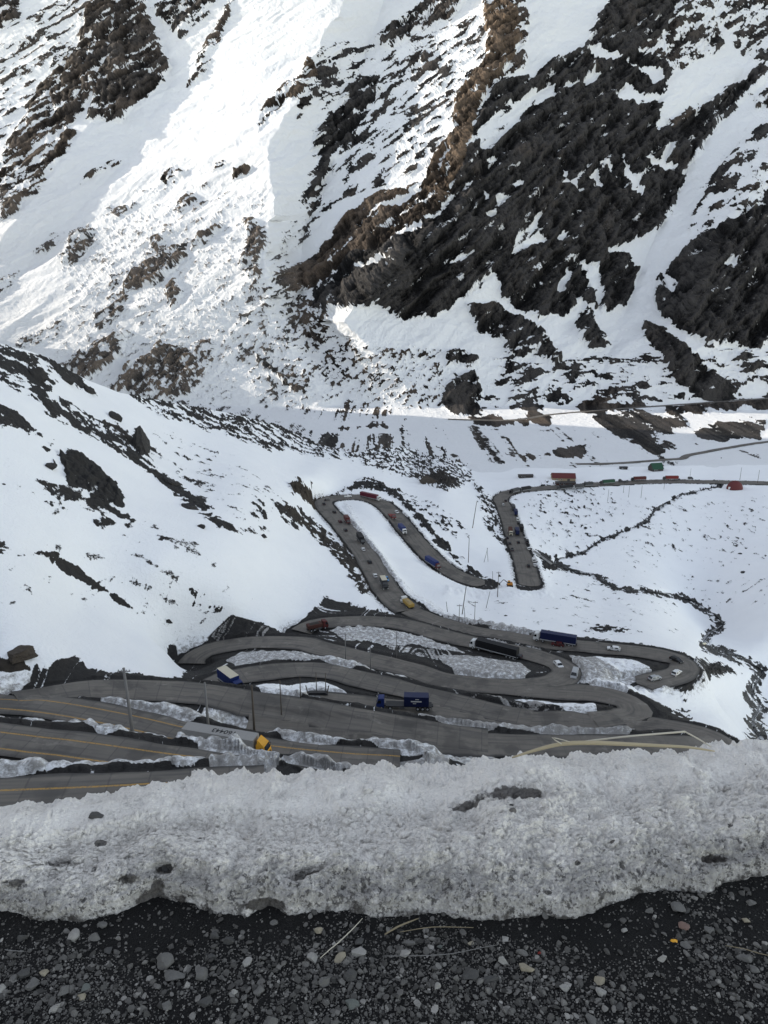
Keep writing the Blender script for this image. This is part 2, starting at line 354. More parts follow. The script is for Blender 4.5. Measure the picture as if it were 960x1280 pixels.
# ploughed snow banks between the bends: (amount of snow, dirtiness, height, outline)
BANKS = [
 (.80,.55,.9,[(285,826),(300,815),(330,809),(375,811),(420,823),(470,834),(510,844),(545,852),(510,853),(450,839),(400,831),(330,829),(295,833)]),
 (.82,.55,1.2,[(413,786),(430,781),(470,782),(520,794),(560,804),(582,813),(560,811),(520,804),(480,806),(460,800),(430,800)]),
 (.60,.55,.8,[(480,806),(560,812),(640,830),(560,830),(500,818)]),
 (.98,.15,.4,[(316,858),(335,851),(372,848),(405,851),(435,860),(466,875),(440,880),(405,877),(360,874),(330,869)]),
 (.80,.75,1.2,[(355,866),(375,863),(390,872),(420,866),(445,872),(460,880),(400,880),(350,874)]),
 (.78,.6,.9,[(545,822),(600,819),(650,829),(664,840),(655,849),(620,851),(570,846),(560,834)]),
 (.97,.2,.4,[(598,867),(650,868),(700,872),(742,880),(749,893),(725,893),(690,884),(640,875)]),
 (.55,.8,.8,[(560,868),(600,872),(690,884),(725,894),(650,890),(600,880)]),
 (.80,.6,.9,[(712,822),(760,820),(800,829),(815,838),(802,850),(760,847),(722,848)]),
 (.98,.25,.5,[(745,820),(790,822),(812,834),(800,840),(770,834)]),
 (.85,.55,.9,[(128,879),(170,873),(220,876),(290,892),(330,903),(322,915),(290,912),(220,897),(160,887)]),
 (.92,.5,1.1,[(-80,884),(0,893),(40,892),(62,900),(100,895),(150,908),(220,914),(262,926),(255,938),(200,932),(130,927),(80,908),(0,902),(-80,896)]),
 (.88,.55,1.0,[(318,908),(360,910),(450,921),(560,933),(690,944),(700,952),(560,950),(460,940),(380,928),(330,918)]),
 (.93,.5,1.1,[(-80,936),(0,946),(60,945),(130,951),(200,956),(260,960),(330,966),(240,976),(200,974),(100,977),(0,981),(-80,980)]),
 (.92,.4,1.2,[(388,899),(428,892),(446,899),(494,916),(450,913),(400,905)]),
 (.82,.7,1.0,[(525,902),(600,912),(680,915),(790,918),(770,925),(680,922),(600,918)]),
 (.75,.65,1.1,[(265,958),(340,962),(480,950),(560,950),(560,975),(265,980)]),
 (.62,.6,1.4,[(555,770),(600,780),(650,788),(692,797),(655,796),(590,784),(560,779)]),
 (.55,.6,.6,[(560,795),(640,806),(700,818),(640,810),(580,804)]),
 (.85,.5,.6,[(250,895),(320,905),(312,915),(262,905)]),
 (.55,.8,.8,[(262,790),(290,768),(340,784),(330,795),(270,800)]),
 (.7,.5,.3,[(-80,830),(30,826),(36,840),(20,862),(-80,866)]),
 (.99,.55,.5,[(250,942),(350,948),(352,966),(250,962)]),
 (.97,.5,1.9,[(212,920),(262,929),(300,939),(326,944),(345,950),(330,958),(280,950),(225,940)]),
 (.98,.15,1.6,[(735,851),(790,856),(830,857),(868,850),(880,858),(840,868),(780,868),(740,860)]),
 (.95,.2,1.2,[(560,733),(600,735),(640,738),(680,736),(690,744),(600,748),(555,742)]),
 (.9,.4,1.0,[(430,630),(440,640),(470,690),(505,735),(545,762),(570,772),(548,768),(505,742),(470,700),(440,655)]),
]
STREAM = [(905,606),(880,612),(860,616),(840,625),(815,640),(812,650),(790,659),(770,668),(750,675),(730,690),(705,696),(692,702),(715,712),(745,720),(770,735),(800,738),(840,743),(862,750),(888,764),(903,780),(884,794),(882,806),(910,816),(935,826),(955,838),(944,850),(938,870),(952,884),(942,900),(948,915),(955,960)]
M = {}
def flat(name, col, rough=.6, metal=0., var=.12, scale=4., spec=.25):
    t = NT(name); v = t.coord(); n = t.noise(v, scale, 3)
    f = t.math('MULTIPLY_ADD', n, var*2, 1-var)
    c = t.mix(1.0, (*col, 1), t.node('ShaderNodeRGB').outputs[0], 'MULTIPLY') if False else None
    hs = t.node('ShaderNodeHueSaturation'); hs.inputs['Color'].default_value = (*col, 1); t.put(hs.inputs['Value'], f)
    t.col(hs.outputs[0]); t.set('Roughness', rough); t.set('Metallic', metal); t.set('Specular IOR Level', spec)
    M[name] = t.m; return t.m

def terrain(name, far):
    t = NT(name); v = t.coord()
    s = .12 if far else 1.1
    n1 = t.noise(v, s, 6, .68); n2 = t.noise(v, s*4.5, 4, .6); big = t.noise(v, s*.09, 3)
    sc = t.attr('score')
    x = t.math('ADD', sc, t.math('MULTIPLY_ADD', n1, .34, -.17)); x = t.math('ADD', x, t.math('MULTIPLY_ADD', n2, .16, -.08))
    rock = t.step(x, -.015, .025)
    if far:
        sf = t.attr('soft'); rock = t.math('MULTIPLY', t.step(x, t.math('MULTIPLY_ADD', sf, -.06, -.015), t.math('MULTIPLY_ADD', sf, .09, .025)), t.math('SUBTRACT', 1, t.math('MULTIPLY', sf, t.math('MULTIPLY_ADD', n2, .22, -.05))))
    br = t.math('ADD', t.attr('brown'), t.math('MULTIPLY_ADD', big, .7, -.46), clamp=True)
    if far:
        q = t.math('ADD', t.math('MULTIPLY', t.attr('tex'), .58), t.math('MULTIPLY_ADD', n2, .75, -.14))
        dark = t.mix(t.step(q, .18, .92), (.006, .0058, .0065), (.062, .057, .055)); brn = t.mix(t.step(q, .15, .9), (.020, .014, .010), (.16, .112, .078))  # light ribs and dark crevices put into the colour in place of shading
    else:
        dark = t.mix(t.math('MULTIPLY_ADD', n1, .6, t.math('MULTIPLY', n2, .4)), (.008, .008, .009), (.058, .055, .053)); brn = t.mix(n1, (.024, .019, .014), (.080, .062, .046))
    rc = t.mix(br, dark, brn)
    dirt = t.attr('dirt')
    snow = t.mix(big, (.70, .705, .715), (.76, .765, .775)) if far else t.mix(big, (.80, .81, .825), (.86, .865, .87))
    g = t.noise(v, .5 if far else .8, 6, .75)
    gx = t.math('ADD', g, t.math('MULTIPLY_ADD', dirt, .62, -.62))
    gr = t.step(gx, .02, .42) if far else t.step(gx, .04, .30)
    grime = t.mix(n2, (.055, .047, .040), (.33, .31, .285))
    snow = t.mix(t.math('MULTIPLY', gr, .85), snow, grime)
    t.col(t.mix(rock, snow, rc))
    t.set('Roughness', t.math('SUBTRACT', .85, t.math('MULTIPLY', t.attr('wet'), .35)))
    t.set('Specular IOR Level', .18)
    h = t.math('ADD', t.math('MULTIPLY', n1, .6), t.math('MULTIPLY', n2, t.math('MULTIPLY_ADD', rock, .9, .1)))
    if not far:
        mp = t.mapping(v, (1/7., 1/1.2, 1/1.2), (0, R(28), 0)); h = t.math('ADD', h, t.math('MULTIPLY', t.noise(mp, 1., 4, .6), .35))
    t.bump(h, .7 if far else .7, 7. if far else .9)
    M[name] = t.m
terrain('terrain_far', True); terrain('terrain_near', False)

def road_mat():
    t = NT('road_concrete'); v = t.coord()
    n1 = t.noise(v, .35, 6, .6); n2 = t.noise(v, 5., 4, .6)
    u = t.attr('u'); um = t.attr('um'); vv = t.attr('v')
    base = t.mix(n1, (.085, .075, .063), (.185, .164, .14))
    base = t.mix(t.math('MULTIPLY', n2, .5), base, (.135, .12, .105))
    # streaks along the travelled way: worn tracks and oil
    st = t.node('ShaderNodeCombineXYZ'); t.put(st.inputs[0], t.math('MULTIPLY', u, 9.)); t.put(st.inputs[1], t.math('MULTIPLY', vv, .035))
    ns = t.noise(st.outputs[0], 1.3, 3, .6)
    base = t.mix(t.step(ns, .45, .7, 0, .6), base, (.040, .038, .037))
    # slab joints
    j = t.math('FRACT', t.math('DIVIDE', t.math('ADD', vv, t.math('MULTIPLY', um, .0)), 4.6))
    jl = t.math('SUBTRACT', 1, t.step(t.math('MINIMUM', j, t.math('SUBTRACT', 1, j)), .008, .035))
    tile = t.node('ShaderNodeCombineXYZ'); t.put(tile.inputs[0], t.math('FLOOR', t.math('MULTIPLY', u, 3.))); t.put(tile.inputs[1], t.math('FLOOR', t.math('DIVIDE', vv, 4.6)))
    wn = t.node('ShaderNodeTexWhiteNoise', noise_dimensions='3D'); t.put(wn.inputs['Vector'], tile.outputs[0])
    slab = t.attr('slab')
    base = t.mix(t.math('MULTIPLY', t.math('MULTIPLY', wn.outputs['Value'], slab), .45), base, (.055, .052, .050))
    lj = t.math('ABSOLUTE', t.math('ABSOLUTE', um)); ljl = t.math('SUBTRACT', 1, t.step(t.math('ABSOLUTE', t.math('SUBTRACT', lj, 1.75)), .05, .16))
    base = t.mix(t.math('MULTIPLY', t.math('MAXIMUM', jl, t.math('MULTIPLY', ljl, .5)), t.math('MULTIPLY', slab, .42)), base, (.028, .027, .027))
    pt = t.noise(v, .11, 4, .6); base = t.mix(t.step(pt, .50, .62, 0, .55), base, (.040, .037, .034)); base = t.mix(t.step(t.noise(v, .23, 5, .7), .56, .72, 0, .6), base, (.22, .20, .175))
    # orange lane paint, worn
    pl = t.math('SUBTRACT', 1, t.step(t.math('ABSOLUTE', t.math('SUBTRACT', t.math('ABSOLUTE', t.math('ADD', um, .4)), 1.9)), .12, .2))
    pw = t.math('MULTIPLY', t.math('MULTIPLY', pl, t.attr('paint')), t.step(n2, .3, .55))
    base = t.mix(t.math('MULTIPLY', pw, .8), base, (.42, .235, .045))
    # dirty edges
    ed = t.step(t.math('ADD', t.math('ABSOLUTE', u), t.math('MULTIPLY_ADD', n1, .18, -.09)), .40, .5)
    base = t.mix(t.math('MULTIPLY', ed, .85), base, (.026, .024, .023))
    t.col(base); t.set('Roughness', .62); t.set('Specular IOR Level', .35); t.bump(n2, .25, .05)
    M['road'] = t.m
road_mat()
def water_mat():
    t = NT('dark_water'); n = t.noise(t.coord(), 1.4, 4); t.col(t.mix(n, (.006, .008, .010), (.03, .035, .04))); t.set('Roughness', .12); t.set('Specular IOR Level', .5); t.bump(n, .3, .1)
    M['water'] = t.m
water_mat()
def berm_mat():
    t = NT('old_snow'); v = t.coord()
    a = t.noise(v, 5., 5, .6); b = t.noise(v, 38., 5, .7); c = t.noise(v, 160., 3, .6); d = t.vor(v, 75.)
    low = t.attr('low')
    snow = t.mix(a, (.67, .632, .585), (.92, .88, .83))
    e = t.noise(v, 14., 6, .72)
    gf = t.noise(v, 95., 4, .75)
    gx = t.math('ADD', t.math('ADD', t.math('MULTIPLY', a, -.35), t.math('MULTIPLY', e, .95)), t.math('MULTIPLY_ADD', low, .36, -.10))
    gx = t.math('ADD', gx, t.math('MULTIPLY_ADD', gf, .85, -.425))  # fine noise puts the dark pits of the grain into the colour
    snow = t.mix(t.step(gx, .20, .62, 0, .78), snow, t.mix(b, (.16, .15, .14), (.42, .405, .385)))
    sp = t.step(t.math('ADD', t.math('ADD', t.math('MULTIPLY', c, .35), t.math('MULTIPLY', b, .95)), t.math('MULTIPLY', low, .15)), .80, .90)
    snow = t.mix(t.math('MULTIPLY', sp, .8), snow, (.045, .041, .038))
    mud_shade = t.attr('mud_shade')
    mm = t.step(t.math('ADD', mud_shade, t.math('ADD', t.math('MULTIPLY_ADD', b, .7, -.35), t.math('MULTIPLY_ADD', e, 1.3, -.65))), .42, .62)
    snow = t.mix(t.math('MULTIPLY', mm, .85), snow, t.mix(c, (.010, .009, .008), (.085, .073, .064)))
    t.col(snow); t.set('Roughness', .55); t.set('Specular IOR Level', .3)
    h = t.math('ADD', t.math('MULTIPLY', b, .7), t.math('ADD', t.math('MULTIPLY', c, .35), t.math('MULTIPLY', d, .4)))
    t.bump(h, .9, .024)
    M['berm'] = t.m
berm_mat()
def soil_mat():
    t = NT('dark_gravel_soil'); v = t.coord()
    a = t.noise(v, 6., 5, .6); b = t.noise(v, 70., 4, .7); d = t.vor(v, 160.)
    gt = t.noise(v, 260., 3, .8); sc_ = t.mix(t.math('MULTIPLY', a, b), (.0035, .0034, .0035), (.018, .017, .0165))
    t.col(t.mix(t.step(t.math('ADD', gt, t.math('MULTIPLY_ADD', a, .5, -.25)), .58, .74, 0, .55), sc_, (.050, .046, .042)))
    t.set('Roughness', .8); t.set('Specular IOR Level', .2); t.bump(t.math('ADD', b, t.math('MULTIPLY', d, .6)), .8, .012)
    M['soil'] = t.m
soil_mat()
def stone_mat(name, lo, hi, vc=True):
    t = NT(name); v = t.coord(); a = t.noise(v, 60., 5, .65); b = t.noise(v, 400., 2, .6)
    c = t.mix(t.math('MULTIPLY_ADD', a, .8, t.math('MULTIPLY_ADD', b, .4, -.2)), lo, hi)
    if vc:
        hs = t.node('ShaderNodeHueSaturation'); t.put(hs.inputs['Color'], c); t.put(hs.inputs['Value'], t.attr('tone')); c = hs.outputs[0]
    t.col(c); t.set('Roughness', .75); t.set('Specular IOR Level', .25); t.bump(a, .5, .004)
    M[name] = t.m
stone_mat('gravel_stone', (.062, .058, .054), (.205, .195, .18))
stone_mat('stone_pale', (.19, .182, .168), (.36, .345, .32), False)
stone_mat('stone_grey', (.075, .072, .068), (.175, .168, .158), False)
stone_mat('stone_dark', (.035, .034, .033), (.095, .092, .088), False)
stone_mat('stone_tan', (.19, .165, .12), (.34, .30, .23), False)
stone_mat('stone_red', (.12, .075, .06), (.24, .16, .135), False)
stone_mat('stone_green', (.07, .077, .07), (.16, .168, .155), False)
def boulder_mat():
    t = NT('boulder_rock'); v = t.coord(); a = t.noise(v, .7, 6, .65); b = t.noise(v, 4., 4, .6)
    t.col(t.mix(t.math('MULTIPLY_ADD', b, .6, t.math('MULTIPLY', a, .4)), (.010, .010, .011), (.060, .056, .054))); t.set('Roughness', .85); t.bump(a, .8, .6)
    M['boulder'] = t.m
    t = NT('boulder_brown'); v = t.coord(); a = t.noise(v, .5, 6, .65); b = t.noise(v, 4., 4, .6)
    t.col(t.mix(t.math('MULTIPLY_ADD', b, .6, t.math('MULTIPLY', a, .4)), (.018, .015, .012), (.10, .08, .062))); t.set('Roughness', .85); t.bump(a, .8, .6)
    M['boulder_brown'] = t.m
boulder_mat()
for n_, c_, r_ in [('white_paint',(.62,.62,.61),.4),('cream_paint',(.52,.47,.36),.5),('black_paint',(.014,.014,.016),.4),('dark_grey_paint',(.05,.05,.053),.45),('silver_paint',(.34,.345,.35),.35),
    ('blue_paint',(.008,.022,.105),.45),('navy_paint',(.010,.016,.055),.45),('light_blue_paint',(.06,.22,.42),.45),('red_paint',(.17,.022,.02),.5),('dull_yellow',(.34,.22,.06),.55),('dark_red_paint',(.085,.018,.018),.5),
    ('maroon_paint',(.11,.018,.03),.5),('yellow_paint',(.62,.30,.03),.45),('orange_paint',(.44,.17,.025),.5),('green_paint',(.016,.06,.036),.6),('rubber',(.012,.012,.012),.85),('steel',(.10,.10,.105),.5),
    ('tarp_black',(.012,.012,.014),.6),('wood_pole',(.085,.070,.056),.85),('pole_grey',(.16,.155,.15),.7),('roof_red',(.115,.030,.030),.75),('wall_tan',(.26,.20,.125),.8),('wall_dark',(.05,.045,.042),.8),('sand_load',(.33,.25,.13),.9),
    ('rusty',(.07,.028,.022),.8),('trailer_white',(.27,.262,.25),.6),('straw',(.36,.30,.20),.7),('stem_dull',(.20,.165,.11),.8),('straw_pale',(.48,.44,.36),.7),('letter_black',(.012,.012,.014),.6),('letter_white',(.55,.55,.53),.6),('lamp_glass',(.7,.7,.66),.15),('tail_red',(.25,.01,.01),.3)]:
    flat(n_, c_, r_)
t_ = NT('dark_glass'); t_.col((.010, .012, .015)); t_.set('Roughness', .08); t_.set('Specular IOR Level', .5); M['glass'] = t_.m
# ------------------------------------------------------------------ depth of the far sheet (valley floor and mountain)
YK = np.array([-150, 0, 100, 200, 300, 400, 460, 500, 530], float)
MK = np.array([2020, 1720, 1550, 1405, 1290, 1185, 1125, 1085, 1058], float)
RIDGES = [  # (offset in metres, x of the fold at photo rows -150 0 100 200 300 400 500)
 (260, (-260,-260,-260,-260,-260,-260,-260)),
 (75,  (110,130,150,80,0,-100,-200)),
 (95, (185,200,215,160,60,-20,-60)),
 (-72, (470,430,375,345,333,345,400)),
 (35,  (520,480,445,412,378,372,430)),
 (-115,(700,642,606,575,522,430,520)),
 (-55, (790,720,690,672,618,545,600)),
 (60,  (1000,965,925,865,818,778,740)),
 (-45, (1200,1130,1050,960,900,860,850)),
 (0,   (1400,1400,1400,1400,1400,1400,1400)),
]
RY = np.array([-150, 0, 100, 200, 300, 400, 500], float)
def m_far(px, py):
    px = np.asarray(px, float); py = np.asarray(py, float)
    base = np.interp(py, YK, MK)
    xs = [np.interp(py, RY, np.array(k, float)) for _, k in RIDGES]
    wv = 15*perlin(py/75., px*0+3.3, px*0+.7) + 6*perlin(py/22., px*0+8.3, px*0+1.7) + 3*perlin(py/8., px*0+2.3, px*0+4.7)
    xs = [x + wv*(.4+.6*math.cos(i*2.1)) for i, x in enumerate(xs)]
    off = np.full(px.shape, float(RIDGES[0][0]))
    for i in range(len(RIDGES)-1):
        t = (px - xs[i]) / (xs[i+1] - xs[i])
        v = RIDGES[i][0] + np.clip(t, 0, 1)*(RIDGES[i+1][0]-RIDGES[i][0])
        off = np.where(t >= 0, v, off)
    off = off * np.interp(py, [330, 420, 500, 540], [1, .45, .12, 0])
    mt = base + off
    _, _, zd = ray(px, py)
    mv = np.where(zd < -.03, (176 + CZ)/np.maximum(-zd, .03), 5900)
    k = 25.0
    h = np.clip(.5 + .5*(mv-mt)/k, 0, 1)
    return mv*(1-h) + mt*h - k*h*(1-h)
def P3(px, py, m):
    a, b, c = ray(px, py); return a*m, b*m, CZ + c*m
def crest(x): return np.interp(x, [p[0] for p in CREST], [p[1] for p in CREST])

# ------------------------------------------------------------------ depth of the near sheet
cp, cv = [], []
for w_, pts in ROADS.values():
    for x, y, z in pts:
        cp.append((x, y)); cv.append((z-CZ)/ray(x, y)[2])
for x, y, z in EZ: cp.append((x, y)); cv.append((z-CZ)/ray(x, y)[2])
for x, y, m in EM: cp.append((x, y)); cv.append(m)
for x in (520, 580, 640, 720, 800, 880, 960, 1080, 1220):
    for dy in (0, 8): cp.append((x, float(crest(x))+dy)); cv.append(float(m_far(x, crest(x)+dy)))
NEAR = tps_fit(cp, np.log(np.array(cv, float)), 2e-3)
def m_near(px, py): return np.exp(tps_eval(NEAR, px, py))

# ------------------------------------------------------------------ road centre lines in the world
def catmull(P, step):
    P = np.array(P, float); out = []
    for i in range(len(P)-1):
        p0 = P[max(i-1, 0)]; p1 = P[i]; p2 = P[i+1]; p3 = P[min(i+2, len(P)-1)]
        n = max(2, int(np.linalg.norm(p2-p1)/step))
        for t in np.arange(n)/n:
            out.append(.5*((2*p1) + (-p0+p2)*t + (2*p0-5*p1+4*p2-p3)*t*t + (-p0+3*p1-3*p2+p3)*t**3))
    out.append(P[-1]); return np.array(out)
LINES = {}
for k, (w_, pts) in ROADS.items():
    W3 = []
    for x, y, z in pts:
        m = (z-CZ)/ray(x, y)[2]; W3.append(P3(x, y, m))
    LINES[k] = (w_, catmull(W3, 2.5))
for k, (w_, pts) in FAR_ROADS.items():
    W3 = [P3(x, y, float(m_far(x, y))) for x, y in pts]
    LINES[k] = (w_, catmull(W3, 6))
PIECES = []
for k, (w_, L) in LINES.items():
    s = np.concatenate([[0], np.cumsum(np.linalg.norm(np.diff(L[:, :2], axis=0), axis=1))])
    b = 0
    for i in range(1, len(L)):
        if s[i]-s[b] > 35 or i == len(L)-1:
            PIECES.append((k, w_/2, L[b:i+1], s[b:i+1])); b = i
def road_fields(X, Y, keys, reach=26.):
    """weighted road height, sum of weights, and distance beyond the nearest road edge"""
    W = np.zeros(X.shape); WZ = np.zeros(X.shape); E = np.full(X.shape, reach)
    for k, hw, L, s in PIECES:
        if k not in keys: continue
        pad = reach + hw
        sel = np.nonzero((X > L[:, 0].min()-pad) & (X < L[:, 0].max()+pad) & (Y > L[:, 1].min()-pad) & (Y < L[:, 1].max()+pad))
        if not len(sel[0]): continue
        x = X[sel]; y = Y[sel]; dm = np.full(x.shape, 1e9); zm = np.zeros(x.shape)
        for i in range(len(L)-1):
            dx, dy = L[i+1, 0]-L[i, 0], L[i+1, 1]-L[i, 1]
            t = np.clip(((x-L[i, 0])*dx + (y-L[i, 1])*dy)/(dx*dx+dy*dy+1e-9), 0, 1)
            d = np.hypot(x-L[i, 0]-t*dx, y-L[i, 1]-t*dy); c = d < dm
            dm = np.where(c, d, dm); zm = np.where(c, L[i, 2]+t*(L[i+1, 2]-L[i, 2]), zm)
        e = np.maximum(dm-hw, 0); w = 1/(e+.3)**3 * (e < reach)
        W[sel] += w; WZ[sel] += w*zm; E[sel] = np.minimum(E[sel], dm-hw)
    return W, WZ, E
NEARK = set(ROADS); FARK = set(FAR_ROADS)

def normals(G):
    du = np.gradient(G, axis=1); dv = np.gradient(G, axis=0)
    n = np.cross(du, dv); n /= np.linalg.norm(n, axis=2)[..., None] + 1e-9
    return np.where((n[..., 2:3] < 0), -n, n)

def cover(list_, px, py, wx, wy, soft, warp):
    c = np.zeros(px.shape); b = np.zeros(px.shape)
    qx = px + wx*warp; qy = py + wy*warp
    for cov, br, poly in list_:
        sd = poly_sd(poly, qx, qy, 12)
        v = cov*sstep(-soft, soft, sd)
        b = np.where(v > c, br, b); c = np.maximum(c, v)
    return c, b

# columns of both sheets
_c0 = np.concatenate([np.arange(-250, -10, 7), np.arange(-10, 970, 1.3), np.arange(970, 1215, 7)])

# ================================================================== FAR SHEET
def build_far():
    cols = _c0; nr = 500
    cy = crest(cols)
    t = np.linspace(0, 1, nr)[:, None]
    py = -170 + t*(cy[None]+14+170); px = np.broadcast_to(cols[None], py.shape).copy()
    over = np.clip(py-cy[None], 0, None)
    m = m_far(px, py)*(1 + .0012*over)
    X, Y, Z = P3(px, py, m)
    G = np.stack([X, Y, Z], 2)
    # rock and snow
    wx = fbm(X/60, Y/60, Z/60, 4); wy = fbm(X/60+50, Y/60, Z/60-30, 4)
    c, br = cover(ROCK_FAR, px, py, wx, wy, 5, 9)
    cs = np.zeros(px.shape)
    for poly in SNOW_FAR:
        cs = np.maximum(cs, sstep(-2.5, 2.5, poly_sd(poly, px+wx*6, py+wy*6, 8)))
    c = c*(1-.93*cs)
    tal0 = sstep(215, 290, py)*sstep(420, 330, px); c = c*(1-.10*tal0)
    # stretched noise: streaks run up to the right on the faces, level on the fans
    def field(ang, sx, sy, sc):
        a = R(ang); u = (X*math.cos(a)+Z*math.sin(a)*1.25)/sx; v = (-X*math.sin(a)+Z*math.cos(a)*1.25)/sy
        n1 = fbm(u/sc, v/sc, Y/sc/90, 5, .70)
        return n1
    f1 = field(44, 3.6, 1., 16.); f2 = field(8, 4., 1., 10.); f3 = fbm(X/22, Y/40, Z/15, 5, .68); f4 = field(38, 2.0, 1., 6.5); f5 = fbm(X/5.5, Y/12, Z/3.6, 4, .72)
    wgt = sstep(360, 440, py)*sstep(250, 420, px)
    tal = sstep(215, 290, py)*sstep(420, 330, px)*(1-wgt); tal = np.maximum(tal, sstep(345, 400, py)*sstep(600, 540, px))
    f = rank(f1*.95+f3*.30+f5*.16)*(1-wgt) + rank(f2*.85+f3*.35+f5*.2)*wgt
    f = f*(1-tal) + rank(f1*.35+f4*.75+f5*.45+f3*.3)*tal
    f = rank(f + .02*f5)
    fade = sstep(.0, .02, c)
    score = (c - f)*fade - .3*(1-fade)
    # relief
    N = normals(G)
    rid = fbm(X/95, Y/95, Z/80, 5, .55, ridged=True); fine = fbm(X/24, Y/24, Z/18, 4, .6, ridged=True)
    big = fbm(X/170, Y/170, Z/170, 4, .5)
    amp = sstep(560, 440, py)
    cc = sstep(.2, .9, c)
    a = R(42); v = (-X*math.sin(a)+Z*math.cos(a)*1.25); gul = fbm(X/260, Y/260, (v + 22*fbm(X/110, Y/110, Z/110, 3))/62, 4, .55, ridged=True)
    def rf(ang, su, sv, sc, o=5): 
        a = R(ang); return fbm((X*math.cos(a)+Z*math.sin(a)*1.25)/(su*sc), (-X*math.sin(a)+Z*math.cos(a)*1.25)/(sv*sc), Y/(90*sc), o, .6, ridged=True)
    wq = 14*fbm(X/70, Y/120, Z/60, 3); X0_, X = X, X + wq; t1 = rf(49, 6.5, 1, 25.); t2 = rf(-78, 5, 1, 24.); t3 = rf(38, 2.6, 1, 9., 5); t4 = rf(0, 1, 1, 40.); X = X0_
    tex = rank(.60*t1 + .42*t2 + .38*t3 + .15*t4 + .45*f5)
    crev = sstep(.18, .0, tex)
    disp = amp*(big*9 + cc*(11*t1 + 6*t2 + 1.5*t3 + .8*f5 - 3*crev) + cc*(rid*4 + fine*.6) + (1-cc)*(gul*4.2 + fine*1.1)) + (1-amp)*(fine*.8*cc + big*1.0) + np.clip(score, -.15, .15)*10*amp
    G = G + N*disp[..., None]
    W, WZ, E = road_fields(G[..., 0], G[..., 1], FARK, 30)
    wm = 1/6.0**3
    G[..., 2] = (WZ + wm*G[..., 2])/(W+wm)
    G[..., 2] -= .35*sstep(.5, 0, E)
    me = mesh_np('mountain', G, grid_quads(*px.shape), False)
    attr(me, 'soft', tal0)
    attr(me, 'tex', tex); attr(me, 'score', score); attr(me, 'brown', br + .25*wx); attr(me, 'dirt', .05 + .25*sstep(6, 0, E)); attr(me, 'wet', np.zeros(px.shape))
    o = link('mountain', me, M['terrain_far']); tag(o, 'steep snowy mountainside with bare dark rock faces', kind='structure')
    return G, px, py

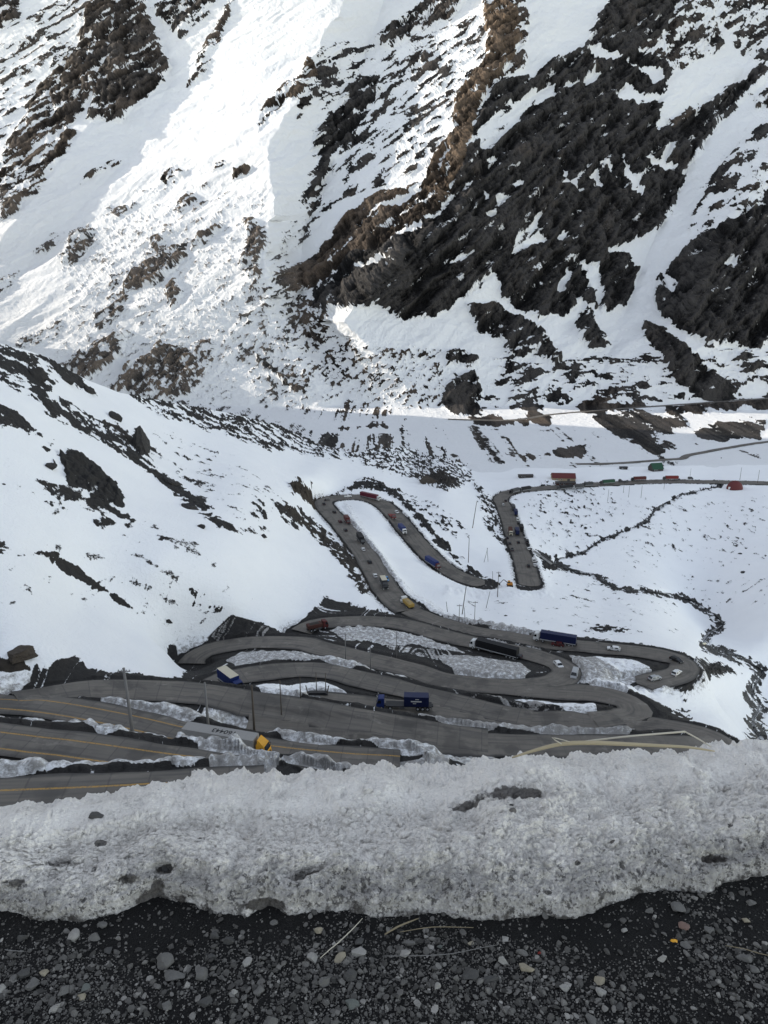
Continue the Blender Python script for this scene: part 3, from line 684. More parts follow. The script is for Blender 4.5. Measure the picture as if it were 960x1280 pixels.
# ================================================================== NEAR SHEET
def build_near():
    cols = _c0; nr = 520
    cy = crest(cols)
    t = np.linspace(0, 1, nr)[:, None]
    py = cy[None] + t*(1045-cy[None]); px = np.broadcast_to(cols[None], py.shape).copy()
    m = m_near(px, py)
    X, Y, Z = P3(px, py, m); G = np.stack([X, Y, Z], 2)
    W, WZ, E = road_fields(X, Y, NEARK, 26)
    wm = 1/4.5**3
    Z2 = (WZ + wm*Z)/(W+wm)
    wx = fbm(X/9, Y/9, Z/9, 4); wy = fbm(X/9+50, Y/9, Z/9-30, 4)
    # ---- rock
    c, br = cover(ROCK_NEAR, px, py, wx, wy, 4, 6)
    dz = sstep(-4, 4, poly_sd(DIRT, px+wx*4, py+wy*3, 12))
    # dark verge next to every road
    verge = sstep(1.3+1.6*wx, .1, E)*(.93)
    wlx = fbm(X/16, Y/16, X*0+2, 2); wly = fbm(X/16+40, Y/16, X*0-3, 2)
    snow = np.zeros(px.shape); dirt = np.zeros(px.shape); hgt = np.zeros(px.shape)
    for am, di, h, poly in BANKS:
        low_ = max(q[1] for q in poly) > 885
        sd = poly_sd(poly, px+wlx*7, py-(4 if low_ else 1)+wly*3.5+wy*.8, 12); h = h*(.95 if low_ else .9); di = min(1., di*.78)
        v = sstep(-3.6, .4, sd)
        dirt = np.where(v*am > snow, di, dirt); snow = np.maximum(snow, v*am); hgt = np.maximum(hgt, h*sstep(-4, 3, sd))
    c = np.maximum(c, dz*.965)
    sn2 = np.clip(snow*1.12, 0, 1); c = np.where(snow > 0, c*(1-sn2) + np.minimum(c, .9*(1-sn2))*sn2, c)
    c = np.maximum(c, verge*(1-.93*snow))
    br = np.where(dz > .5, .12+.25*wx, br)
    # stream bed
    sl = np.minimum(line_d(STREAM, px+wx*9, py+wy*5, 24), line_d(STREAM, px-wy*13+3, py+wx*7-1, 24)+1.2)
    wid = np.interp(py, [600, 700, 800, 900], [1.9, 3.0, 6.0, 11])
    st = sstep(1.25, .35, sl/wid)
    c = np.maximum(c, st*.76)
    # stretched noise along the slope
    def field(ang, su, sv, sc):
        a = R(ang); u = (X*math.cos(a)+Z*math.sin(a)*1.2)/su; v = (-X*math.sin(a)+Z*math.cos(a)*1.2)/sv
        return fbm(u/sc, v/sc, Y/sc/3, 5, .6)
    fa = field(-30, 4.2, .8, 3.6)
    arc = np.concatenate([np.zeros((1, px.shape[1])), np.cumsum(np.linalg.norm(np.diff(np.stack([X, Y, Z2], 2), axis=0), axis=2), 0)])
    wfar = sstep(740, 690, py); sd_ = np.clip(m/300, .6, 2.5)
    fb = fbm(X/8, arc/9, X*0+3, 5, .6)*(1-wfar) + fbm(X/6, Y/11, Z/4, 5, .62)*wfar
    fc = fbm(X/4.5, arc/2.6, X*0+7, 4, .62)*(1-wfar) + fbm(X/2.6, Y/5.5, Z/2, 4, .65)*wfar
    bankz = np.maximum(dz, np.clip(snow, 0, 1))
    fbk = fbm(X/24 + arc/60, arc/4.2 - X/40, X*0+1.5, 5, .55)
    left = sstep(470, 330, px)*(1-dz)
    f = rank(fa*.75+fb*.18+fc*.38)*left + rank(fb*.6+fc*.55)*(1-left)
    f = f*(1-bankz) + rank(fbk + .38*fc)*bankz
    sb = sstep(0, .25, snow); f = f*(1-.7*sb) + .5*.7*sb
    fade = sstep(0, .02, c)
    score = (c-f)*fade - .3*(1-fade)
    # ---- heights: ploughed lumps, rocks, drifts
    lump = fbm(X/3.6, Y/4.4, X*0, 2, .45, billow=True); lum2 = fbm(X/1.3, Y/1.5, X*0, 3, .55)
    off = sstep(.0, .9, E)
    rockb = sstep(-.05, .12, score)
    dist = np.clip(m/250, .4, 2.5)
    Z2 = Z2 + hgt*off*(.85 + 1.0*lump + .15*lum2)
    Z2 = Z2 + off*rockb*(1-snow)*np.where(dz > .5, .28*lump+.2*lum2, .9*dist*(.3+lump) + 1.6*sstep(.85, .99, c)*(.5+lump))
    Z2 = Z2 + off*(1-dz)*(.7*fbm(X/22, Y/28, Z/18, 3))
    Z2 = Z2 - st*.7*np.clip(dist, .8, 1.6)
    Z2 = Z2 - .30*sstep(.35, -.1, E)
    G[..., 2] = Z2
    # the ground runs on up to the ledge in front of the camera
    last = G[-1]; ext = []
    yt = 2.85
    for q in np.linspace(0, 1, 26)[1:]:
        e = last.copy(); e[:, 1] = last[:, 1]*(1-q)+yt*q; e[:, 0] = last[:, 0]*(1-q) + (cols-480)/F*2.9*q
        e[:, 2] = last[:, 2]*(1-q) - 1.1*q - 42*q*(1-q); ext.append(e)
    n_ext = len(ext)
    Gx = np.concatenate([G, np.array(ext)], 0)
    pad = lambda a, v: np.concatenate([a, np.full((n_ext, a.shape[1]), v)], 0)
    me = mesh_np('hillside', Gx, grid_quads(nr+n_ext, len(cols)))
    dirt = np.maximum(dirt, .55*sstep(5, 0, E)*(1-.4*dz)) + .12*dz
    attr(me, 'score', pad(score, .3)); attr(me, 'brown', pad(br, .1)); attr(me, 'dirt', pad(dirt, .4)); attr(me, 'wet', pad(st, 0))
    o = link('hillside', me, M['terrain_near']); tag(o, 'snowy valley slopes and dark earth banks below the lookout', kind='structure')
    return G, px, py

# ================================================================== ROAD RIBBONS
ROAD_LOOK = {'S1': (1., 0), 'S2': (1., 0), 'U': (1., 0), 'T': (.0, 0), 'V': (0., 0)}
def build_roads():
    for k, (w_, L) in LINES.items():
        d = np.gradient(L[:, :2], axis=0); d /= np.linalg.norm(d, axis=1)[:, None]
        n = np.stack([-d[:, 1], d[:, 0]], 1)
        s = np.concatenate([[0], np.cumsum(np.linalg.norm(np.diff(L[:, :2], axis=0), axis=1))])
        us = np.linspace(-.5, .5, 13)*w_
        wob = np.array([perlin(np.array([v/9.]), np.array([len(k)*3.+ord(k[0])]), np.array([.5]))[0] for v in s])
        wob2 = np.array([perlin(np.array([v/9.]), np.array([len(k)*7.+ord(k[0])]), np.array([5.5]))[0] for v in s])
        U = np.broadcast_to(us[None], (len(L), 13)).copy()
        U[:, 0] -= wob*.8-.1; U[:, -1] += wob2*.8-.1
        if k in ('P', 'Y'): e_ = np.clip(s/(w_*.5), 0, 1); U *= np.sqrt(1-(1-e_)**2)[:, None]*.98+.02
        if k == 'Z': e_ = np.clip((s[-1]-s)/(w_*.5), 0, 1); U *= np.sqrt(1-(1-e_)**2)[:, None]*.98+.02
        X = L[:, 0:1] + n[:, 0:1]*U; Y = L[:, 1:2] + n[:, 1:2]*U
        W, WZ, E = road_fields(X, Y, NEARK if k in NEARK else FARK)
        Z = WZ/np.maximum(W, 1e-9) + .03 + (.012*(sorted(LINES).index(k)))
        Z += .08*(1-(np.abs(U)/(w_/2))**2)
        Z[:, 0] -= .12; Z[:, -1] -= .12
        me = mesh_np('road', np.stack([X, Y, Z], 2), grid_quads(len(L), 13))
        attr(me, 'u', U/(w_)); attr(me, 'v', np.broadcast_to(s[:, None], U.shape)); attr(me, 'paint', np.full(U.shape, ROAD_LOOK.get(k, (0, 0))[0]))
        attr(me, 'slab', np.full(U.shape, 1. if k in ('S1','S2','U','T','V') else .35))
        attr(me, 'um', U)
        o = link('road', me, M['road']); tag(o, {'S1':'nearest stretch of grey road just behind the snow bank','S2':'grey road with orange lines above the nearest one'}.get(k, 'grey concrete mountain road winding down the slope'), kind='structure')

# ================================================================== STREAM WATER
def build_water(Gn, pxn, pyn):
    for j in range(2):
        L = []
        for i, (x, y) in enumerate(catmull([(a, b, 0) for a, b in STREAM], 5)[:, :2]):
            wv = np.interp(y, [600, 700, 800, 900], [1.2, 2, 4.5, 7])
            nx = perlin(np.array([i/5.]), np.array([3.+9*j]), np.array([.3]))[0]*wv*1.2; ny = perlin(np.array([i/5.]), np.array([30.+9*j]), np.array([.3]))[0]*wv*.5
            g = ground_at(x+nx, y+ny)
            if g is not None: L.append(g)
        L = np.array(L); d = np.gradient(L[:, :2], axis=0); d /= np.linalg.norm(d, axis=1)[:, None]+1e-9
        n = np.stack([-d[:, 1], d[:, 0]], 1)
        w = .55 + .35*np.sin(np.arange(len(L))*.9+j)
        V = np.stack([np.column_stack([L[:, :2]+n*w[:, None], L[:, 2]+.12]), np.column_stack([L[:, :2]-n*w[:, None], L[:, 2]+.12])], 1)
        o = link('water', mesh_np('water', V, grid_quads(len(L), 2)), M['water']); tag(o, 'thin dark meltwater stream braiding through the snow', kind='structure')

# ================================================================== MOUNTAIN TO THE LEFT (out of view, shaped to shade the valley)
def build_side():
    xs = np.linspace(-1800, -150, 120); ys = np.linspace(-700, 1400, 144)
    X, Y = np.meshgrid(xs, ys)
    pl = -47.4 - .70*(X+140.6)
    top = 420 + 20*np.sin(Y/140) - .55*np.clip(-(X+np.maximum(640, .84*Y)), 0, None)
    H = np.minimum(pl, top) + 14*fbm(X/120, Y/120, X*0, 4)
    fall = sstep(1370, 1280, Y)
    H = (H+200)*fall - 200
    H = np.where(X/np.maximum(Y, 1) > -.62, np.where(Y > 0, -200, H), H)
    # keep clear of the near slope inside the view
    edge = sstep(-.60, -.78, X/np.maximum(Y, 60))
    H = np.where(Y > 60, (H+200)*edge-200, (H+200)*sstep(-150, -260, X)-200)
    me = mesh_np('mountain', np.stack([X, Y, H], 2), grid_quads(*X.shape))
    sc = fbm(X/60, Y/60, H/60, 4)*.5-.1
    attr(me, 'soft', sc*0); attr(me, 'tex', rank(sc)); attr(me, 'score', sc); attr(me, 'brown', sc*0+.2); attr(me, 'dirt', sc*0+.05); attr(me, 'wet', sc*0)
    o = link('mountain', me, M['terrain_far']); tag(o, 'unseen snowy mountainside left of the valley, shaped to shade it', kind='structure')
# ------------------------------------------------------------------ snow bank and gravel in front of the camera
FOOT = [(-300,1150),(0,1140),(50,1152),(100,1152),(150,1140),(200,1118),(240,1128),(270,1143),(310,1146),(335,1132),(360,1142),(395,1140),(430,1138),(470,1147),(500,1143),(560,1143),(610,1152),(680,1142),(720,1146),(770,1128),(805,1116),(850,1112),(880,1116),(905,1104),(950,1092),(1000,1085),(1260,1075)]
CRST = [(-300,1010),(0,1004),(50,1001),(80,996),(120,990),(170,980),(215,972),(240,966),(262,962),(290,966),(340,966),(400,964),(450,958),(480,952),(500,956),(560,956),(600,951),(640,945),(660,942),(700,946),(740,943),(790,938),(840,939),(880,939),(905,933),(930,928),(960,922),(1260,910)]
PITS = [(385,1086,30,6,.035,-18),(372,1096,9,7,.03,0),(896,1071,22,7,.03,0),(72,1060,26,16,.03,20),(205,1085,12,7,.03,0),(190,1110,20,7,.015,-30),(120,1020,12,9,-.015,0),(135,1040,50,16,.022,-40),(110,1075,14,26,.022,20),(60,1090,30,14,.02,0),(560,966,16,8,.02,0),(625,966,38,10,.02,-8),(655,972,14,6,.02,0),(295,1075,10,16,.014,30),(340,1075,10,14,.012,30)]
MUD_PITS = [(620,966,44,11,.62,-6),(660,972,22,7,1.,0),(575,974,26,8,.5,0),(205,1085,10,7,.9,0),(198,1104,13,8,.5,-50),(186,1122,16,7,.45,-30),(120,1018,10,8,1.1,0),(250,1030,18,6,.55,-15),(70,1060,26,20,.45,20),(115,1070,14,20,.45,20),(20,1105,16,10,.7,0),(896,1072,24,6,.9,0),(385,1090,22,5,.7,-18),(160,1100,26,10,.6,0),(30,1065,30,14,.3,0),(330,1130,24,8,.8,0),(420,1030,14,4,.4,-15),(912,1030,5,4,.9,0),(640,1003,5,4,.9,0),(722,1078,5,4,1.,0),(685,1116,6,4,1.,0),(765,1050,4,3,.9,0)]  # muddy patches, plus dark colour laid into some of the pits
SOIL_Y0 = None
def blob(px, py, L):
    o = np.zeros(px.shape)
    for x, y, rx, ry, a, ang in L:
        c, s = math.cos(R(-ang)), math.sin(R(-ang)); dx = px-x; dy = py-y
        u = (dx*c - dy*s)/rx; v = (dx*s+dy*c)/ry
        o += a*np.exp(-(u*u+v*v)**1.5)
    return o
def foot_xy(px):
    py = np.interp(px, [p[0] for p in FOOT], [p[1] for p in FOOT])
    a, b, c = ray(px, py); m = CZ/-c; return a*m, b*m
def soil_z(x, y):
    x = np.asarray(x, float); y = np.asarray(y, float)
    return .016*fbm(x*3, y*3, x*0+.3, 4) + .006*fbm(x*14, y*14, x*0+2.3, 3)
def build_berm():
    cols = np.concatenate([np.arange(-1500, -8, 6), np.arange(-8, 968, 1.15), np.arange(968, 2460, 6)]); nc = len(cols)
    pyc = np.interp(cols, [p[0] for p in CRST], [p[1] for p in CRST])
    fx, fy = foot_xy(cols)
    fy = fy + .016*fbm(fx*9, cols*0, cols*0, 3) + .009*fbm(fx*42, cols*0+4, cols*0, 3)
    a, b, c = ray(cols, pyc); zc = .20+0*cols; mc = (CZ-zc)/-c; yc = b*mc; DEP = yc-fy; xc = a*mc
    rows = np.concatenate([np.linspace(-.10, .0, 14)[:-1], np.linspace(0, 1, 200), np.linspace(1, 2.0, 60)[1:]])
    V = np.zeros((len(rows), nc, 3)); 
    for i, t in enumerate(rows):
        if t < 0: V[i] = np.stack([fx, fy - t*.06, -.05 + t*.6+0*fx], 1)
        elif t <= 1:
            ff = 1-(1-t)**1.35
            z = zc*(.10*min(1, t/.05) + .90*ff) + .0
            V[i] = np.stack([fx*(1-t)+xc*t, fy+DEP*t, z], 1)
        else:
            q = t-1; V[i] = np.stack([xc*(1+.25*q), yc+1.0*q, zc - .02*q - 1.4*q*q], 1)
    X, Y, Z = V[..., 0], V[..., 1], V[..., 2]
    px, py, _ = proj(X, Y, Z)
    T = np.broadcast_to(rows[:, None], px.shape)
    N = normals(V)
    on = sstep(-.02, .10, T)
    big = fbm(X*3.2, Y*3.2, Z*3.2, 3, .5); mid = fbm(X*12, Y*12, Z*12, 3, .5); sm = fbm(X*34, Y*34, Z*34, 3, .6, billow=True); gr = fbm(X*110, Y*110, Z*110, 2, .6)
    edge = sstep(.8, 1.0, T)*sstep(1.3, 1.0, T)
    hol = sstep(.25, .6, fbm(X*5.5+3, Y*5.5, Z*8, 3)); crack = sstep(.86, 1., fbm(X*4+7, Y*9, Z*9, 3, .5, ridged=True))
    d = big*.085*sstep(.1,.4,T) + mid*.040*(.45+.9*sstep(-.2,.3,big)) + (sm*.013 + gr*.0055)*(1-.5*edge) - .035*hol*sstep(0,.2,T) - .02*crack*sstep(.05,.2,T)
    d = d*(1-.45*edge) - blob(px, py, PITS)*on
    # crust overhang at the foot
    d = d + .012*sstep(.12, .03, T)*on
    # frozen clods: domes round scattered points
    from mathutils.kdtree import KDTree
    q = np.nonzero((cols > -60) & (cols < 1020))[0]; r_ = np.random.default_rng(21)
    ii = r_.integers(15, 235, 2600); jj = r_.choice(q, 2600); rad = .007*(r_.uniform(.02, 1, 2600))**(-.42)
    kd = KDTree(2600)
    for a_ in range(2600): kd.insert(V[ii[a_], jj[a_]], a_)
    kd.balance(); sub = V[13:245][:, q].reshape(-1, 3).tolist(); dome = np.zeros(len(sub))
    for a_, p_ in enumerate(sub):
        _, k2, dd = kd.find(p_); rr_ = rad[k2]
        if dd < rr_: dome[a_] = rr_*.55*(1-(dd/rr_)**2)**.6
    dm = np.zeros(d.shape); dm[13:245, q[0]:q[-1]+1] = dome.reshape(232, -1)
    d = d + dm*on
    d = d - d[13:213].mean()*on
    V = V + N*(d*np.maximum(on, .25))[..., None]
    k_ = np.ones(61)/61
    for it in range(3):                                  # settle the crest at its traced height
        _, vy, vd = proj(V[..., 0], V[..., 1], V[..., 2])
        top = vy[13:].min(0); err = np.convolve(np.pad(top-pyc, 30, 'edge'), k_, 'valid')
        dz = err*vd[200]/F/cP
        V[..., 2] += (dz[None]*sstep(.2, .95, T)*.9)
    me = mesh_np('snow', V, grid_quads(len(rows), nc))
    low = sstep(.55, .0, T) + .25*fbm(X*6, Y*6, Z*6, 3)
    mud_shade = blob(px, py, MUD_PITS) + .52*sstep(.11, -.02, T) + .15*sstep(.12,.4,fbm(X*5+9, Y*5, Z*5, 4))  # muddy debris, with the undercut's shade put into the colour at the foot
    mud_shade = mud_shade + .9*sstep(1.35,1.6,T)
    attr(me, 'low', low); attr(me, 'mud_shade', mud_shade)
    o = link('snow', me, M['berm']); tag(o, 'bank of old grainy dirty snow along the edge of the lookout', kind='structure')
    return V
def build_soil():
    xs = np.concatenate([np.arange(-4.5, -1.6, .02), np.arange(-1.6, 1.6, .005), np.arange(1.6, 4.5, .02)]); ys = np.arange(1.05, 1.9, .005)
    X, Y = np.meshgrid(xs, ys); Zz = soil_z(X, Y)
    o = link('ground', mesh_np('ground', np.stack([X, Y, Zz], 2), grid_quads(*X.shape)), M['soil']); tag(o, 'dark gravelly shoulder in front of the snow bank', kind='structure')
    # the rest of the shoulder: a frame round the fine patch
    V = []; Q = []
    X0, X1, Y0, Y1 = -4.45, 4.45, 1.055, 1.89; z = -.012
    o4 = [(-14, -12), (14, -12), (14, 1.9), (-14, 1.9)]; i4 = [(X0, Y0), (X1, Y0), (X1, Y1), (X0, Y1)]
    V = [(x, y, -.012) for x, y in o4+i4]; Q = [(0, 1, 5, 4), (1, 2, 6, 5), (2, 3, 7, 6), (3, 0, 4, 7)]
    o = link('ground', mesh_np('ground', np.array(V), np.array(Q), False), M['soil']); tag(o, 'dark gravelly shoulder around the camera', kind='structure')
def ico(sub):
    import bmesh
    bm = bmesh.new(); bmesh.ops.create_icosphere(bm, subdivisions=sub, radius=1)
    bm.verts.ensure_lookup_table()
    V = np.array([v.co[:] for v in bm.verts]); Fc = np.array([[v.index for v in f.verts] for f in bm.faces]); bm.free(); return V, Fc
def stone_shape(sub, seed, ang=.5):
    V, Fc = ico(sub); r = np.random.default_rng(seed)
    for _ in range(15):                                  # chip flat faces
        n = r.normal(size=3); n /= np.linalg.norm(n); h = r.uniform(.40, .74)
        d = V@n; V = V - np.where(d > h, (d-h)*(.75+.25*ang), 0)[:, None]*n
    q = fbm(V[:, 0]*1.6+seed, V[:, 1]*1.6, V[:, 2]*1.6, 3); V = V*(1+.16*q)[:, None]
    V = V*np.array([1, r.uniform(.6, .9), r.uniform(.4, .68)])
    return V/np.abs(V[:, :2]).max(), Fc
def build_gravel():
    shapes = [stone_shape(2, 40+i) for i in range(10)]; small = [stone_shape(1, 60+i) for i in range(10)]
    Vs, Fs, Ts, cnt = [], [], [], []; nv = 0
    n = 46000
    x = rng.uniform(-3.2, 3.2, n*4); y = rng.uniform(1.12, 1.95, n*4)
    px, py, _ = proj(x, y, 0*x)
    dens = .40 + .9*fbm(x*2.6, y*2.6, x*0, 3) + .30*sstep(1180, 1250, py) + .45*np.exp(-((px-390)/170)**2)*sstep(1170,1200,py) + .35*np.exp(-((px-570)/120)**2)*sstep(1150,1190,py)- .25*sstep(780,860,px)*sstep(1180,1230,py) - .30*sstep(1195,1155,py)
    fx, fy = foot_xy(px)
    keep = (rng.uniform(0, 1, n*4) < np.clip(dens, .10, 1.)) & (np.abs(px-480) < 1500) & ((np.abs(px-480) < 640) | (rng.uniform(0, 1, len(px)) < .3)) & (y < fy+.02)
    x, y, dens, px, py = x[keep][:n], y[keep][:n], dens[keep][:n], px[keep][:n], py[keep][:n]
    size = .0019*(rng.uniform(0.004, 1, len(x)))**(-.46); size = np.clip(size, .0018, .0118)
    for i in range(len(x)):
        V, Fc = (shapes if size[i] > .0042 else small)[int(rng.integers(10))]; cnt.append(len(V))
        a = rng.uniform(0, 6.28); s = size[i]; c, sn = math.cos(a), math.sin(a)
        tx, ty = rng.uniform(-.35, .35, 2)
        W = V*s; W = np.stack([W[:, 0], W[:, 1], W[:, 2]+tx*W[:, 0]+ty*W[:, 1]], 1)
        W = np.stack([W[:, 0]*c-W[:, 1]*sn, W[:, 0]*sn+W[:, 1]*c, W[:, 2]], 1)
        Vs.append(W); Fs.append(Fc+nv); nv += len(V); Ts.append(np.full(len(V), np.clip(.72*math.exp(.48*rng.normal()), .22, 2.3)))
    off = np.repeat(np.stack([x, y, soil_z(x, y)+size*.18], 1), cnt, 0)
    me = mesh_np('gravel', np.concatenate(Vs)+off, np.concatenate(Fs), False)
    attr(me, 'tone', np.concatenate(Ts))
    o = link('gravel', me, M['gravel_stone']); tag(o, 'loose grey gravel scattered over the dark shoulder', 'gravel', kind='stuff')
# single stones one can pick out: x, y, width in photo pixels, kind, label
STONES = [
 (93,1168,19,'stone_pale','largest pale angular stone on the dark shoulder near the left snow edge'),
 (127,1153,15,'stone_grey','rough round grey stone touching the snow edge above the largest pale stone'),
 (118,1169,14,'stone_grey','smooth grey stone just right of the largest pale angular stone'),
 (27,1172,16,'stone_dark','dark pointed stone lying alone below the snow at far left'),
 (31,1214,17,'stone_dark','dark square stone in the stony patch at the left edge'),
 (18,1220,11,'stone_grey','upright grey stone left of the dark square stone'),
 (2,1234,12,'stone_pale','white stone cut by the left edge of the photo'),
 (40,1230,17,'stone_grey','wide grey stone below the dark square stone'),
 (57,1214,12,'stone_tan','tan topped stone right of the dark square stone'),
 (104,1245,12,'stone_tan','small tan stone low on the left, beside a greenish one'),
 (107,1234,13,'stone_green','greenish stone just above the small tan stone'),
 (69,1260,14,'stone_pale','pale wedge shaped stone near the lower left corner'),
 (80,1238,14,'stone_grey','flat grey stone between the tan stone and the left stony patch'),
 (133,1264,12,'stone_grey','grey stone at the bottom, right of the pale wedge stone'),
 (134,1186,11,'stone_dark','dark hollow looking stone below the smooth grey stone'),
 (207,1201,22,'stone_grey','flat grey slab at the top of the pile left of centre'),
 (218,1215,26,'stone_grey','widest grey slab in the pile left of centre'),
 (210,1257,14,'stone_grey','grey slab at the foot of the pile left of centre'),
 (253,1213,21,'stone_grey','long flat grey stone under the dark bare strip'),
 (264,1195,14,'stone_dark','dark slanted stone above the long flat grey stone'),
 (309,1202,13,'stone_pale','cream white rounded stone in the middle left gravel'),
 (285,1176,15,'stone_dark','dark tilted stone on the bare strip under the snow'),
 (267,1170,16,'stone_dark','dark blocky stone left of the tilted one on the bare strip'),
 (293,1241,12,'stone_pale','round pale grey stone in the lower middle left gravel'),
 (305,1248,9,'stone_grey','small upright stone right of the round pale grey stone'),
 (390,1193,17,'stone_pale','pale stone at the lower end of the white straw'),
 (425,1185,12,'stone_grey','grey stone just right of the white straw'),
 (426,1194,17,'stone_tan','tan flat stone in front of the stones right of the white straw'),
 (449,1188,19,'stone_pale','pale hooked stone with a shadowed notch, right of the white straw'),
 (450,1175,14,'stone_dark','dark oval stone behind the pale hooked stone'),
 (399,1163,13,'stone_tan','tan stone close under the snow left of the white straw'),
 (344,1152,13,'stone_grey','round grey stone tucked against the snow foot'),
 (439,1217,17,'stone_dark','dark square stone below the pale hooked stone'),
 (440,1252,18,'stone_green','bluish green flat stone low in the centre'),
 (405,1226,17,'stone_grey','grey stone with a pale top in the centre gravel'),
 (325,1237,15,'stone_grey','grey rough stone left of the centre low in the gravel'),
 (339,1277,20,'stone_grey','flat grey stone cut by the bottom edge of the photo'),
 (257,1252,18,'stone_dark','broad dark stone low in the left gravel pile'),
 (505,1190,15,'stone_pale','pale flat stone beside the long thin dry stem'),
 (510,1177,17,'stone_grey','grey flat slab above the pale flat stone by the stem'),
 (589,1178,9,'stone_tan','small yellow brown stone standing right of the two crossed stems'),
 (549,1181,9,'stone_green','mossy green stone left of the small yellow brown stone'),
 (631,1172,11,'stone_pale','small pale stone under the snow, right of the centre'),
 (628,1198,16,'stone_pale','bright rounded stone with a dark split, right of the centre'),
 (652,1188,15,'stone_grey','smooth grey stone right of the bright split stone'),
 (658,1207,19,'stone_tan','large tan grey stone in the right centre gravel'),
 (706,1231,13,'stone_pale','bright white angular stone in the right gravel'),
 (546,1233,10,'stone_pale','small white pitted stone low in the centre'),
 (612,1235,10,'stone_grey','pale grey chip below the dark stone cluster'),
 (587,1212,24,'stone_dark','dark broken slab in the middle of the stone cluster'),
 (612,1221,20,'stone_dark','dark block right of the broken slab'),
 (690,1222,10,'stone_grey','grey pebble left of the bright white angular stone'),
 (845,1133,18,'stone_grey','largest grey boulder of the heap by the right snow foot'),
 (859,1137,11,'stone_dark','dark stone leaning on the heap by the right snow foot'),
 (812,1139,12,'stone_grey','grey flat stone left of the heap by the right snow foot'),
 (818,1147,7,'stone_pale','small pale triangular stone below the flat stone near the heap'),
 (854,1158,13,'stone_red','reddish brown leaf shaped stone on the bare right soil'),
 (780,1162,9,'stone_pale','pale round stone alone on the bare soil right of centre'),
 (887,1162,14,'stone_grey','flat grey stone right of the reddish stone'),
 (828,1198,13,'stone_pale','bright white rounded stone in the right soil'),
 (858,1181,14,'stone_grey','flat grey stone above the bright white rounded stone'),
 (751,1238,16,'stone_pale','white cube like stone low in the right gravel'),
 (748,1221,15,'stone_tan','long pale stone lying just above the white cube like stone'),
 (931,1194,20,'stone_grey','long grey stone near the right edge under the thin stem'),
 (894,1196,9,'stone_grey','small round stone left of the long grey stone'),
 (942,1208,12,'stone_grey','grey stone just below the long grey stone at right'),
 (932,1149,10,'stone_tan','round brownish stone near the right edge'),
 (774,1256,14,'stone_dark','dark pointed stone low in the right soil'),
 (740,1272,18,'stone_grey','flat grey stone at the bottom edge right of centre'),
 (938,1126,13,'stone_grey','flat grey stone under the snow at the right edge'),
]
def build_stones():
    for i, (px, py, w, mat, lab) in enumerate(STONES):
        a, b, c = ray(px, py+w*.2); m = CZ/-c; x, y = a*m, b*m
        r = .5*w/F*math.sqrt((x*x+y*y+CZ*CZ))*.9
        V, Fc = stone_shape(3, 100+i, .9)
        ang = rng.uniform(-.5, .5); cc, ss = math.cos(ang), math.sin(ang)
        V = V*r; V[:, 2] *= 1.15
        V = np.stack([V[:, 0]*cc-V[:, 1]*ss, V[:, 0]*ss+V[:, 1]*cc, V[:, 2]], 1)
        o = link('stone', mesh_np('stone', V, Fc, False), M[mat]); o.location = (x, y, float(soil_z(x, y))+r*.22)
        tag(o, lab, 'stone', 'stones on the gravel shoulder')
